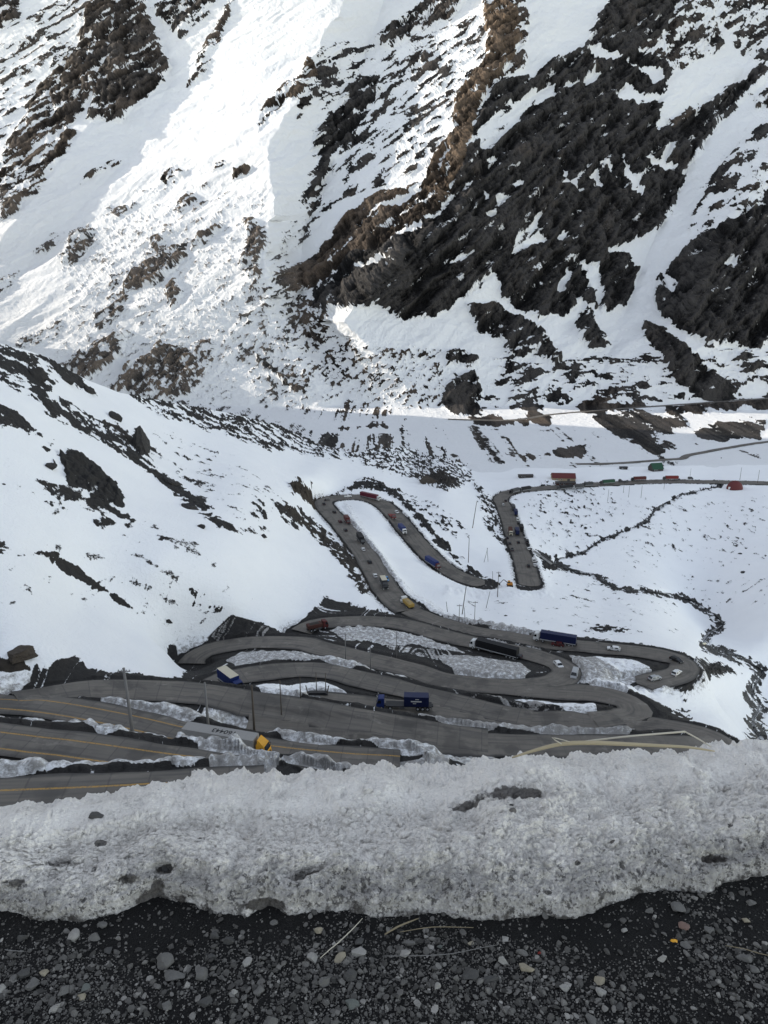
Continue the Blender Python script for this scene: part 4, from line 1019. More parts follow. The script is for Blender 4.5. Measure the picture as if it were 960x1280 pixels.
# ------------------------------------------------------------------ small mesh builder
class MB:
    def __init__(s): s.v = []; s.f = []
    def _add(s, V, Fc):
        n = len(s.v); s.v += [tuple(map(float, p)) for p in V]; s.f += [tuple(i+n for i in f) for f in Fc]; return s
    def box(s, c, d, tx=1., ty=1., sh=0.):
        """box with centre of base c, size d, top scaled by tx, ty and shifted by sh along x"""
        x, y, z = c; a, b, h = d[0]/2, d[1]/2, d[2]
        V = [(x-a, y-b, z), (x+a, y-b, z), (x+a, y+b, z), (x-a, y+b, z)] + [(x+sh-a*tx, y-b*ty, z+h), (x+sh+a*tx, y-b*ty, z+h), (x+sh+a*tx, y+b*ty, z+h), (x+sh-a*tx, y+b*ty, z+h)]
        return s._add(V, [(0, 3, 2, 1), (4, 5, 6, 7), (0, 1, 5, 4), (1, 2, 6, 5), (2, 3, 7, 6), (3, 0, 4, 7)])
    def prism(s, prof, y0, y1, inset=None):
        """side profile (x, z) anticlockwise, extruded across y; inset[i] narrows point i"""
        n = len(prof); inset = inset or [0]*n
        V = [(x, y0+inset[i], z) for i, (x, z) in enumerate(prof)] + [(x, y1-inset[i], z) for i, (x, z) in enumerate(prof)]
        Fc = [tuple(range(n)), tuple(range(2*n-1, n-1, -1))] + [((i+1) % n, i, i+n, (i+1) % n+n) for i in range(n)]
        return s._add(V, Fc)
    def cyl(s, p, q, r0, r1=None, n=10):
        r0 = float(r0); r1 = r0 if r1 is None else float(r1); p = Vector([float(a) for a in p]); q = Vector([float(a) for a in q]); d = (q-p).normalized()
        u = d.orthogonal().normalized(); w = d.cross(u); V = []
        for c, r in ((p, r0), (q, r1)):
            for i in range(n):
                a = 6.28319*i/n; V.append(c + r*(math.cos(a)*u + math.sin(a)*w))
        Fc = [(i, (i+1) % n, (i+1) % n+n, i+n) for i in range(n)] + [tuple(range(n-1, -1, -1)), tuple(range(n, 2*n))]
        return s._add(V, Fc)
    def ribbed(s, c, d, n, depth=.03, duty=.5):
        """box whose long sides carry n upright ribs"""
        x, y, z = c; a, b, h = d[0]/2, d[1]/2, d[2]; top = []
        for k in range(n):
            x0 = -a + 2*a*(k+.5-duty/2)/n; x1 = -a + 2*a*(k+.5+duty/2)/n; e = .2*(x1-x0)
            top += [(x0-e, b), (x0, b+depth), (x1, b+depth), (x1+e, b)]
        out = [(-a, b)] + top + [(a, b), (a, -b)] + [(p, -q) for p, q in reversed(top)] + [(-a, -b)]
        out = out[::-1]; m = len(out)
        V = [(x+p, y+q, z) for p, q in out] + [(x+p, y+q, z+h) for p, q in out]
        return s._add(V, [tuple(range(m-1, -1, -1)), tuple(range(m, 2*m))] + [(i, (i+1) % m, (i+1) % m+m, i+m) for i in range(m)])
    def quad(s, a, b, c, d): return s._add([a, b, c, d], [(0, 1, 2, 3)])
    def build(s, name, mat, parent=None, bevel=0, smooth=False):
        me = bpy.data.meshes.new(name); me.from_pydata(s.v, [], s.f); me.validate()
        if bevel:
            import bmesh
            bm = bmesh.new(); bm.from_mesh(me); bmesh.ops.bevel(bm, geom=bm.edges[:], offset=bevel, segments=2, affect='EDGES', clamp_overlap=True); bm.to_mesh(me); bm.free()
        if smooth:
            for p in me.polygons: p.use_smooth = True
        return link(name, me, M[mat], parent)
def tube(name, pts, r, mat, parent=None):
    pts = catmull(pts, .02) if len(pts) > 2 else np.array(pts, float)
    V = []; n = 8; N = len(pts); rr = np.broadcast_to(np.asarray(r, float), (N,)) if np.ndim(r) == 0 else np.interp(np.linspace(0, 1, N), np.linspace(0, 1, len(r)), r)
    d = np.gradient(pts, axis=0)
    for i in range(N):
        t = Vector(d[i].tolist()).normalized(); u = t.cross(Vector((0, 0, 1)) if abs(t.z) < .9 else Vector((1, 0, 0))).normalized(); w = t.cross(u)
        V += [tuple(Vector(pts[i].tolist()) + float(rr[i])*(math.cos(6.28319*k/n)*u + math.sin(6.28319*k/n)*w)) for k in range(n)]
    Fc = [(i*n+k, i*n+(k+1) % n, (i+1)*n+(k+1) % n, (i+1)*n+k) for i in range(N-1) for k in range(n)] + [tuple(range(n-1, -1, -1)), tuple((N-1)*n+k for k in range(n))]
    me = bpy.data.meshes.new(name); me.from_pydata(V, [], Fc)
    for p in me.polygons: p.use_smooth = True
    return link(name, me, M[mat], parent)
_cache = {}
def part(key, name, fn, mat, parent, bevel=0):
    """a part whose mesh is shared by every vehicle of the same make-up"""
    k = (key, mat)
    if k not in _cache:
        mb = MB(); fn(mb); o = mb.build(name, mat, parent, bevel); _cache[k] = o.data; return o
    o = bpy.data.objects.new(name, _cache[k]); COL.objects.link(o); o.parent = parent; return o
def wheels(root, spots, r=.34, w=.22):
    for x, y in spots:
        o = part(('wheel', r, w), 'wheel', lambda b: b.cyl((0, -w/2, 0), (0, w/2, 0), r, n=14), 'rubber', root); o.location = (x, y, r)
        h = part(('rim', r, w), 'rim', lambda b: b.cyl((0, -w/2-.012, 0), (0, w/2+.012, 0), r*.55, n=10), 'silver_paint', o)

def car(paint, style='hatch'):
    root = empty({'van': 'van', 'pickup': 'pickup_truck'}.get(style, 'car'))
    if style == 'van':
        prof = [(-2.3,.35),(2.3,.35),(2.35,.85),(1.75,1.15),(1.15,2.05),(-2.25,2.1),(-2.3,1.0)]; ins = [.02,.05,.04,.03,.17,.14,0]
        glass = [[(1.72,1.19),(1.19,1.98)]]; sides = [(1.45,1.2,1.12,1.85),(0.9,1.2,-.3,1.85),(-.45,1.2,-2.05,1.85)]; back = (-2.31,1.2,-2.28,1.9)
    elif style == 'pickup':
        prof = [(-2.5,.42),(2.4,.42),(2.45,.95),(1.3,1.1),(.7,1.72),(-.6,1.72),(-.8,1.08),(-2.5,1.08)]; ins = [.03,.05,.05,.03,.2,.2,.02,.02]
        glass = [[(1.27,1.13),(.73,1.68)]]; sides = [(1.0,1.14,.68,1.6),(.02,1.14,-.55,1.6)]; back = (-.8,1.14,-.66,1.66)
    else:
        prof = [(-2.1,.32),(2.1,.32),(2.15,.72),(1.15,.92),(.45,1.43),(-1.35,1.45),(-2.0,1.0),(-2.12,.75)]; ins = [.03,.06,.05,.04,.22,.22,.06,.03]
        glass = [[(1.12,.95),(.48,1.39)]]; sides = [(.85,.97,.4,1.34),(-.25,.97,-1.25,1.34)]; back = (-1.99,1.03,-1.42,1.41)
    W = .88 if style != 'van' else .95
    part(('body', style), 'body', lambda b: b.prism(prof, -W, W, ins), paint, root, .03)
    def win(b):
        (x0, z0), (x1, z1) = glass[0]; a = W-.10; c = W-.26
        b.quad((x0+.02, -a, z0+.02), (x0+.02, a, z0+.02), (x1+.02, c, z1+.02), (x1+.02, -c, z1+.02))
    part(('wind', style), 'windscreen', win, 'glass', root)
    def rwin(b):
        a = W-.10; c = W-.26; x0, z0, x1, z1 = back; b.quad((x0-.02, a, z0+.01), (x0-.02, -a, z0+.01), (x1-.02, -c, z1+.01), (x1-.02, c, z1+.01))
    part(('rwin', style), 'rear_window', rwin, 'glass', root)
    for j, (xa, za, xb, zb) in enumerate(sides):
        for s in (-1, 1):
            part(('side', style, j, s), 'side_window', lambda b: b.quad((xa, s*(W-.035), za), (xb-.15, s*(W-.035), za), (xb, s*(W-.19), zb), (xa-.38, s*(W-.19), zb)), 'glass', root)
    for s in (-1, 1):
        x = prof[2][0]
        o = part(('lamp', style), 'headlight', lambda b: b.box((0, 0, 0), (.08, .34, .16)), 'lamp_glass', root); o.location = (x-.03, s*(W-.27), prof[2][1]-.2)
        o = part(('tail', style), 'tail_light', lambda b: b.box((0, 0, 0), (.06, .2, .2)), 'tail_red', root); o.location = (prof[0][0]-.02, s*(W-.16), .72)
    for q in (0, 1): part(('bump', style, q), 'bumper', lambda b: b.box((prof[q][0]+(.02 if q else -.02), 0, .36), (.14, 1.6, .2)), 'dark_grey_paint', root, .02)
    ax = 1.32 if style == 'hatch' else 1.5
    wheels(root, [(ax, -W+.08), (ax, W-.08), (-ax, -W+.08), (-ax, W-.08)], .33 if style == 'hatch' else .38)
    return root

def truck(cab_paint, load='box', load_paint='dark_grey_paint', L=10., roof=None, h=2.6):
    """lorry with its cab towards +x; L is the whole length"""
    root = empty('truck'); xf = L/2
    part(('cab',), 'cab', lambda b: b.prism([(-1.9,.55),(0,.55),(.05,1.3),(-.12,2.0),(-.45,3.0),(-1.9,3.1)], -1.2, 1.2, [0,.04,.04,.06,.16,.12]), cab_paint, root, .05).location = (xf, 0, 0)
    part(('cabwind',), 'windscreen', lambda b: b.quad((.0-.06, -1.05, 1.85), (-.06, 1.05, 1.85), (-.36, .95, 2.78), (-.36, -.95, 2.78)), 'glass', root).location = (xf, 0, 0)
    for s in (-1, 1): part(('cabside', s), 'side_window', lambda b: b.quad((-.3, s*1.165, 1.8), (-1.1, s*1.2, 1.8), (-1.1, s*1.115, 2.6), (-.45, s*1.09, 2.6)), 'glass', root).location = (xf, 0, 0)
    part(('bumper',), 'bumper', lambda b: b.box((.04, 0, .45), (.18, 2.3, .4)), 'dark_grey_paint', root, .03).location = (xf, 0, 0)
    part(('grille',), 'grille', lambda b: b.box((.05, 0, .95), (.05, 1.5, .5)), 'black_paint', root).location = (xf, 0, 0)
    for s in (-1, 1):
        part(('tlamp',), 'headlight', lambda b: b.box((0, 0, 0), (.06, .4, .2)), 'lamp_glass', root).location = (xf+.12, s*.95, .62)
        part(('mirror',), 'mirror', lambda b: b.box((0, 0, 0), (.12, .2, .5)), 'black_paint', root).location = (xf-.3, s*1.36, 1.9)
    part(('chassis', L), 'chassis', lambda b: b.box((-1.0, 0, .75), (L-1.2, 1.05, .25)), 'black_paint', root)
    part(('underrun', L), 'rear_guard', lambda b: b.box((-L/2+.1, 0, .5), (.12, 2.2, .25)), 'black_paint', root)
    for s in (-1, 1): part(('tank', L, s), 'fuel_tank', lambda b: b.box((.5, s*.95, .5), (1.2, .5, .55)), 'steel', root, .08)
    bl = L-2.3; bx = -L/2 + bl/2
    if load in ('box', 'tarp'):
        part(('box', L, h), 'cargo_box', lambda b: b.ribbed((bx, 0, 1.15), (bl, 2.46, h), max(4, int(bl/1.1)), .025, .25), load_paint, root)
        for s in (-1, 1): part(('rail', L, h, s), 'side_rail', lambda b: b.box((bx, s*1.275, 1.02), (bl, .04, .28)), 'silver_paint', root)
        if roof: part(('roofp', L, h), 'roof', lambda b: b.box((bx, 0, 1.15+h+.004), (bl-.04, 2.44, .05)), roof, root)
    elif load == 'dump':
        part(('dump', L), 'tipper_bed', lambda b: b.box((bx, 0, 1.15), (bl, 2.3, 1.35), 1.03, 1.08), load_paint, root, .02)
        part(('heap', L), 'load', lambda b: b.box((bx, 0, 2.0), (bl-.3, 2.15, .95), .55, .5), roof or 'sand_load', root, .2)
    elif load == 'flat':
        part(('deck', L), 'deck', lambda b: b.box((bx, 0, 1.0), (bl, 2.45, .18)), load_paint, root)
        part(('headboard', L), 'headboard', lambda b: b.box((bx+bl/2-.05, 0, 1.19), (.1, 2.45, .9)), load_paint, root)
    xs = [L/2-1.25, -L/2+1.0, -L/2+2.2] + ([-L/2+3.4, L/2-3.4] if L > 12 else [])
    wheels(root, [(x, s*1.05) for x in xs for s in (-1, 1)], .5, .32)
    return root

def text_mesh(body, size, off=.02):
    cu = bpy.data.curves.new('lettering', 'FONT'); cu.body = body; cu.size = size; cu.align_x = 'CENTER'; cu.align_y = 'CENTER'; cu.offset = off
    ob = bpy.data.objects.new('lettering', cu); COL.objects.link(ob)
    dg = bpy.context.evaluated_depsgraph_get(); me = bpy.data.meshes.new_from_object(ob.evaluated_get(dg))
    COL.objects.unlink(ob); bpy.data.objects.remove(ob); return me

def on_road(px, py, key):
    """ground point under photo point on a road, and the road's direction there"""
    L = LINES[key][1]; X, Y, _ = proj(L[:, 0], L[:, 1], L[:, 2])
    i = int(np.argmin((X-px)**2 + (Y-py)**2)); i = min(max(i, 1), len(L)-2)
    z = L[i, 2]; m = (z-CZ)/ray(px, py)[2]; p = np.array(P3(px, py, m), float)
    W, WZ, E = road_fields(np.array([p[0]]), np.array([p[1]]), NEARK)
    if W[0] > 0: p[2] = WZ[0]/W[0]
    d = L[i+1]-L[i-1]; return p + np.array([0, 0, .16]), math.atan2(d[1], d[0])
def put(o, px, py, key, flip, label, cat, group, turn=0):
    p, a = on_road(px, py, key); o.location = p; o.rotation_euler = (0, 0, a + (math.pi if flip else 0) + R(turn)); tag(o, label, cat, group); return o

def pole(px, base, top, label, arm=1, mat='wood_pole', lean=0., group='utility poles', name='utility_pole', thick=1.):
    g = ground_at(px, base)
    if g is None: return
    _, _, d = proj(*g); h = (base-top)/F*d/cP*1.02
    root = empty(name, (g[0], g[1], g[2]-.3)); lx = lean/F*d
    r = max(.11, .013*h)*thick
    MB().cyl((0, 0, 0), (lx, 0, h+.3), r*1.15, r*.75, 10).build('pole', mat, root, smooth=True)
    if arm:
        MB().box((lx, 0, h-.35), (2.1, .12, .14)).build('crossarm', mat, root)
        b = MB(); [b.cyl((lx+x, 0, h-.22), (lx+x, 0, h+.02), .06, .05, 6) for x in (-.9, -.4, .4, .9)]; b.build('insulators', 'dark_grey_paint', root)
    tag(root, label, 'utility pole' if arm else 'post', group)
def boulder(px, py, wpx, hpx, mat, label, seed, tilt=0):
    g = ground_at(px, py)
    if g is None: return
    _, _, d = proj(*g); a = wpx/2/F*d; hh = hpx/2/F*d
    V, Fc = stone_shape(4, seed, 1.); V = V/np.abs(V).max(0)
    n = fbm(V[:, 0]*3, V[:, 1]*3, V[:, 2]*3+seed, 4, .6, ridged=True); V = V*(1+.14*n)[:, None]
    V = V*np.array([a, max(a, hh)*.8, hh]); c, s = math.cos(R(tilt)), math.sin(R(tilt)); V = np.stack([V[:, 0]*c+V[:, 2]*s, V[:, 1], -V[:, 0]*s+V[:, 2]*c], 1)
    o = link('boulder', mesh_np('boulder', V, Fc, False), M[mat]); o.location = (g[0], g[1]+a*.2, g[2]+hh*.15); tag(o, label, 'boulder', 'boulders on the slopes')
# ------------------------------------------------------------------ light
SUN_AZ = R(-73); SUN_EL = R(19)    # azimuth from +y clockwise: from the left, a little behind the camera
sd = Vector((math.sin(SUN_AZ)*math.cos(SUN_EL), math.cos(SUN_AZ)*math.cos(SUN_EL), math.sin(SUN_EL)))
L_ = bpy.data.lights.new('sun', 'SUN'); L_.energy = 2.0; L_.angle = R(.5); L_.color = (1, .98, .96)
so = bpy.data.objects.new('sun', L_); COL.objects.link(so); so.rotation_euler = (-sd).to_track_quat('-Z', 'Y').to_euler()
w = bpy.data.worlds.new('World'); SC.world = w; w.use_nodes = True
nt = w.node_tree; sky = nt.nodes.new('ShaderNodeTexSky'); sky.sky_type = 'NISHITA'; sky.sun_disc = False
sky.sun_elevation = SUN_EL; sky.sun_rotation = SUN_AZ; sky.altitude = 2800; sky.air_density = 1.0; sky.dust_density = 2.0; sky.ozone_density = 1.0
hz = nt.nodes.new('ShaderNodeHueSaturation'); hz.inputs['Saturation'].default_value = .62; nt.links.new(sky.outputs[0], hz.inputs['Color']); nt.links.new(hz.outputs[0], nt.nodes['Background'].inputs[0]); nt.nodes['Background'].inputs[1].default_value = .15
vs = SC.view_settings; vs.view_transform = 'Standard'; vs.look = 'None'; vs.gamma = 1; vs.exposure = 1.58; vs.use_white_balance = True; vs.white_balance_temperature = 7600; vs.white_balance_tint = 8; vs.use_curve_mapping = False
SC.cycles.max_bounces = 5; SC.cycles.diffuse_bounces = 3
Gf, pxf, pyf = build_far()
Gn, pxn, pyn = build_near()
_nx, _ny, _nd = proj(Gn[..., 0], Gn[..., 1], Gn[..., 2]); _fx, _fy, _fd = proj(Gf[..., 0], Gf[..., 1], Gf[..., 2])
def ground_at(x, y, far=None):
    """the point of the ground seen at photo point (x, y)"""
    if far is None: far = y < crest(x)-1
    GX, GY, GG = (_fx, _fy, Gf) if far else (_nx, _ny, Gn)
    d = (GX-x)**2 + (GY-y)**2; i = np.unravel_index(np.argmin(d), d.shape)
    if d[i] > 900: return None
    return GG[i].copy()
build_roads(); build_water(Gn, pxn, pyn); build_side()
BERM = build_berm(); build_soil(); build_gravel(); build_stones()
# ------------------------------------------------------------------ vehicles
GV = 'vehicles on the mountain road'
CARS = [  # paint, style, x, y, road, reversed, label
 ('dark_red_paint','hatch',697,808,'Z',1,'dark red car beside the navy trailer on the upper bend road'),
 ('dark_grey_paint','pickup',643,822,'X',1,'dark pickup right behind the long black tarpaulin truck'),
 ('white_paint','hatch',698,834,'X',0,'white car alone in the middle of the wide right hand bend'),
 ('white_paint','hatch',767,813,'Z',1,'white car driving between the navy trailer and the outermost bend'),
 ('black_paint','hatch',845,828,'Z',0,'black car rounding the outermost bend on the right'),
 ('white_paint','hatch',845,844,'Z',1,'white car at the lower side of the outermost bend'),
 ('silver_paint','hatch',818,850,'Z',1,'grey car half hidden by the snow edge at the outermost bend'),
 ('silver_paint','van',718,845,'X',0,'grey van stopped against the dirt bank of the wide bend'),
 ('white_paint','hatch',469,722,'Y',1,'small white car left of the light blue pickup'),
 ('black_paint','hatch',462,704,'Y',1,'black car uphill of the small white car on the long left road leg'),
 ('white_paint','hatch',454,688,'Y',1,'white car just below the dark truck on the left road leg'),
 ('black_paint','hatch',432,664,'Y',1,'black car between the dark red truck and the dark truck'),
 ('dark_red_paint','hatch',425,653,'Y',1,'maroon car overtaking beside the dark red truck'),
 ('black_paint','hatch',418,641,'Y',1,'black car uphill of the maroon car near the top bend'),
 ('black_paint','hatch',405,631,'Y',1,'first of two black cars on the outside of the top bend'),
 ('dark_grey_paint','hatch',409,626,'Y',1,'dark grey car on the inside of the top bend, past the first black one'),
 ('white_paint','pickup',435,622,'Y',1,'white pickup on the top bend behind the maroon trailer'),
 ('white_paint','hatch',496,642,'Y',1,'white car passing the red truck below the top bend'),
 ('light_blue_paint','pickup',483,725,'Y',0,'light blue pickup beyond the truck with a cream roof'),
 ('black_paint','hatch',634,674,'P',0,'black car at the left verge below the tan truck'),
 ('dark_grey_paint','hatch',637,681,'P',0,'dark grey car on the left verge, second below the tan truck'),
 ('black_paint','hatch',648,679,'P',0,'low black car in the middle of the straight valley road'),
 ('dark_grey_paint','pickup',640,689,'P',0,'dark pickup with snow beside it at the left edge of the valley road'),
 ('white_paint','hatch',661,686,'P',0,'white car parked on the right verge of the straight valley road'),
 ('white_paint','van',667,701,'P',0,'white van parked on the right verge near the footbridge'),
 ('white_paint','hatch',668.5,707,'P',0,'white car parked directly below the white van on the verge'),
 ('black_paint','hatch',660.5,708,'P',0,'black car driving near the lower end of the valley road'),
 ('white_paint','van',647,650,'P',0,'white van in the parked row below the blue truck'),
 ('dark_grey_paint','van',648,655,'P',0,'dark van in the parked row next to the white van'),
 ('dark_grey_paint','van',659,677,'P',0,'dark grey van at the verge just above the parked white car'),
 ('white_paint','hatch',629,632,'P',0,'white car at the corner where the valley road turns right'),
 ('black_paint','hatch',632,626,'P',0,'black car in the corner above the white one'),
 ('dark_grey_paint','van',863,599,'P',0,'dark van on the valley road right of the red trailer'),
]
for pa, st, x, y, k, fl, lab in CARS:
    put(car(pa, st), x, y, k, fl, lab, {'van': 'van', 'pickup': 'pickup'}.get(st, 'car'), GV)
TRUCKS = [  # cab, load, load paint, length, roof, x, y, road, reversed, label
 ('white_paint','tarp','tarp_black',16.5,None,617,817,'X',1,'long truck with white cab and black tarpaulin trailer in the wide bend'),
 ('white_paint','tarp','navy_paint',14.5,None,693,804,'Z',1,'truck with white cab and navy trailer along the snow edge'),
 ('white_paint','dump','dull_yellow',8.5,'sand_load',509,757,'Y',1,'dull yellow tipper truck loaded with sand near the foot of the left road leg'),
 ('dark_grey_paint','box','dark_grey_paint',8.,'cream_paint',480,734,'Y',0,'dark box truck with a cream roof in front of the light blue pickup'),
 ('black_paint','box','tarp_black',11,None,451,677,'Y',0,'dark truck at the right edge of the left road leg'),
 ('dark_red_paint','box','dark_red_paint',8.5,None,434,653,'Y',0,'dark red truck on the left road leg below the top bend'),
 ('white_paint','tarp','maroon_paint',16.5,None,463,624,'Y',1,'truck with long maroon trailer and white cab on the top bend'),
 ('red_paint','flat','red_paint',9,None,490,647,'Y',1,'red flatbed truck leaving the top bend'),
 ('white_paint','box','blue_paint',10.5,None,503,664,'Y',1,'blue and white truck on the right road leg below the red one'),
 ('dark_red_paint','box','blue_paint',13,None,541,706,'Y',1,'truck with red cab and bright blue trailer on the right road leg'),
 ('cream_paint','box','rusty',9,None,638,668,'P',1,'tan truck beside the dark blue one on the straight valley road'),
 ('navy_paint','box','navy_paint',10,None,646,667,'P',0,'dark blue truck beside the tan one on the straight valley road'),
 ('blue_paint','box','navy_paint',9,None,644.5,642,'P',0,'blue truck near the top of the parked row'),
 ('dark_grey_paint','box','dark_grey_paint',9,None,641.5,636,'P',0,'dark grey truck first in the parked row under the corner'),
 ('black_paint','box','tarp_black',9,None,651.5,662,'P',0,'black truck in the parked row right of the dark blue truck'),
 ('black_paint','box','dark_grey_paint',11,None,643,616.5,'P',1,'dark truck just past the corner of the valley road'),
 ('dark_grey_paint','box','tarp_black',11,None,656,614,'P',1,'black topped truck second past the corner of the valley road'),
 ('dark_grey_paint','tarp','tarp_black',15,None,706,612,'P',1,'black trailer parked in front of the brown hut'),
 ('silver_paint','box','dark_grey_paint',11,None,722,611,'P',1,'grey truck right of the black trailer by the brown hut'),
 ('black_paint','box','dark_grey_paint',10,None,734,608,'P',1,'dark truck left of the green trailer'),
 ('dark_grey_paint','box','green_paint',14,None,759,605,'P',1,'truck with dark green trailer on the valley road'),
 ('dark_grey_paint','flat','dark_grey_paint',9,None,779,603,'P',1,'small dark flatbed between the green and the red brown trailers'),
 ('black_paint','box','dark_red_paint',14,None,798,601,'P',1,'truck with red brown trailer below the green roofed house'),
 ('dark_grey_paint','box','red_paint',14,None,838,600,'P',1,'truck with bright red trailer on the far valley road'),
]
for cp_, ld, lp, L_t, rf, x, y, k, fl, lab in TRUCKS:
    put(truck(cp_, ld, lp, L_t, rf), x, y, k, fl, lab, 'truck', GV)
# blue lorry with a container on its flatbed
t = truck('blue_paint', 'flat', 'navy_paint', 13.6); put(t, 505, 886, 'A', 1, 'blue flatbed truck carrying a navy container beside the snow mounds', 'truck', GV)
for ch in list(t.children):
    if ch.name.startswith('headboard'): bpy.data.objects.remove(ch)
    elif ch.name.startswith('deck'): ch.data = ch.data.copy(); ch.data.materials[0] = M['black_paint']
c = empty('shipping_container')
MB().ribbed((0, 0, 0), (6.06, 2.38, 2.59), 30, .03).build('body', 'navy_paint', c)
for y in (-.6, .6): MB().box((-3.04, y, .12), (.05, 1.12, 2.35)).build('door', 'navy_paint', c, .01)
for y in (-.9, -.35, .35, .9): MB().cyl((-3.1, y, .1), (-3.1, y, 2.5), .03, n=6).build('lock_bar', 'steel', c)
for s_ in (-1, 1):
    b = MB(); [b.box((x, s_*1.226, z), (w_, .012, h_)) for x, z, w_, h_ in ((-.2, 1.9, .9, .18), (0, 1.25, 2.6, .32), (.4, .75, .8, .18))]; b.build('lettering', 'letter_white', c)
p_, a_ = on_road(512, 885, 'A'); ca = t.rotation_euler.z
c.location = Vector(t.location) + Vector((math.cos(ca)*-3.0, math.sin(ca)*-3.0, 1.2)); c.rotation_euler = (0, 0, ca)
tag(c, 'navy shipping container with white lettering on the blue flatbed', 'container')
# blue box lorry coming out of the left bend
t = truck('blue_paint', 'box', 'blue_paint', 9., 'cream_paint'); put(t, 289, 862, 'V', 0, 'blue box truck with cream roof half hidden behind the road edge', 'truck', GV)
t.rotation_euler.z = math.atan2(-5.7, 5.)
# white articulated lorry behind the snow bank, number on its roof
t = truck('yellow_paint', 'box', 'trailer_white', 16., 'trailer_white', 2.75); put(t, 284, 940, 'U', 0, 'white trailer truck with a yellow cab and roof number behind the snow bank', 'truck', GV)
tm = text_mesh('160443', 1.55, .03); o = link('lettering', tm, M['letter_black'], t); o.location = (-.3, 0, 1.15+2.75+.064); o.rotation_euler = (0, 0, math.pi)
b = MB(); b.prism([(-1.7, 3.02), (-.55, 3.02), (-1.6, 3.95), (-1.7, 3.95)], -1.1, 1.1, [0, .1, .25, .25]); o = b.build('wind_deflector', 'yellow_paint', t, .03); o.location = (8., 0, 0)
# dark red tipper at the left end of the bend
t = truck('dark_red_paint', 'dump', 'rusty', 7.5, 'wall_dark'); put(t, 397, 787, 'X', 0, 'dark red tipper truck half hidden behind the road bank at the left bend', 'truck', GV)
# digger at the end of the valley road
t = empty('excavator')
MB().box((0, 0, .95), (2.6, 2.3, 1.0)).build('body', 'orange_paint', t, .06)
k = MB().box((.55, .6, 1.95), (1.3, 1.0, 1.3), .85, .9).build('cab', 'yellow_paint', t, .04)
MB().box((.57, .6, 2.15), (1.33, 1.03, .75), .95, .95).build('window', 'glass', k)
for s in (-1, 1): MB().prism([(-1.7,.35),(-1.4,0),(1.4,0),(1.7,.35),(1.5,.85),(-1.5,.85)], s*1.1-.3, s*1.1+.3).build('track', 'rubber', t, .04)
b = MB(); b.box((0, 0, 0), (.1, .1, .1)); b.v, b.f = [], []; b.cyl((1.0, -.3, 1.6), (3.2, -.3, 3.4), .22, .18, 8); b.cyl((3.2, -.3, 3.4), (5.2, -.3, 1.3), .18, .14, 8); ar = b.build('boom', 'dark_grey_paint', t)
MB().prism([(4.8,.2),(5.7,.5),(5.5,1.4),(5.0,1.3)], -.9, .3).build('bucket', 'dark_grey_paint', ar, .02)
g = ground_at(637, 733); t.location = (g[0], g[1], g[2]); t.rotation_euler = (0, 0, R(175)); tag(t, 'orange excavator at the lower end of the valley road', 'excavator')

# ------------------------------------------------------------------ buildings on the valley floor
def shed(px, py, L, W, H, rise, wall, roof, label, rz=0, snow=False, door='wall_dark', name='shed'):
    g = ground_at(px, py); t = empty(name, (g[0], g[1], g[2]-.2), R(rz))
    MB().prism([(-W/2, 0), (W/2, 0), (W/2, H), (0, H+rise), (-W/2, H)], -L/2, L/2).build('wall', wall, t).rotation_euler = (0, 0, R(90))
    for c_ in t.children: pass
    b = MB()
    for s in (-1, 1):
        b.prism([(s*(W/2+.4), H-.2), (s*(W/2+.4), H+.05), (0, H+rise+.28), (0, H+rise+.03)], -L/2-.4, L/2+.4)
    r = b.build('roof', roof, t); r.rotation_euler = (0, 0, R(90))
    b = MB(); b.box((L*.2, -W/2-.03, .1), (2.4, .12, 2.4)); b.build('door', door, t)
    for x in (-L*.3, -L*.1):
        f = MB().box((x, -W/2-.03, 1.2), (1.4, .12, 1.1)).build('window', 'white_paint', t); MB().box((x, -W/2-.08, 1.3), (1.15, .08, .9)).build('pane', 'glass', f)
    tag(t, label, 'house' if name == 'house' else 'shed'); return t
shed(704, 600, 21, 10, 3.2, 3.4, 'wall_tan', 'roof_red', 'long shed with a red gabled roof above the valley road', -4, name='house')
shed(657, 597, 13, 6, 2.2, .8, 'wall_dark', 'wall_dark', 'low dark flat roofed shed half buried in snow', 2)
shed(706, 606, 17, 6, 2.4, 1., 'rusty', 'wall_dark', 'brown hut right below the red roofed shed', 0)
shed(820, 588, 11, 9, 2.6, 5.0, 'wall_dark', 'green_paint', 'steep green roofed house above the far road', 12, name='house')
shed(779, 586, 7, 4, 2.4, .3, 'black_paint', 'black_paint', 'small black box hut in the snow left of the green roof', 0)
g = ground_at(918, 611); t = empty('dome_hut', g)
V, Fc = ico(3); V = V*np.array([7.0, 6.0, 7.5]); V[:, 2] = np.maximum(V[:, 2], -.5)
link('shell', mesh_np('shell', V, Fc), M['roof_red'], t); MB().box((-4.6, -4.4, 0), (2.2, .8, 2.4)).build('door', 'white_paint', t).rotation_euler = (0, 0, R(-18)); tag(t, 'dull red dome shaped hut beside the far road at right', 'hut')
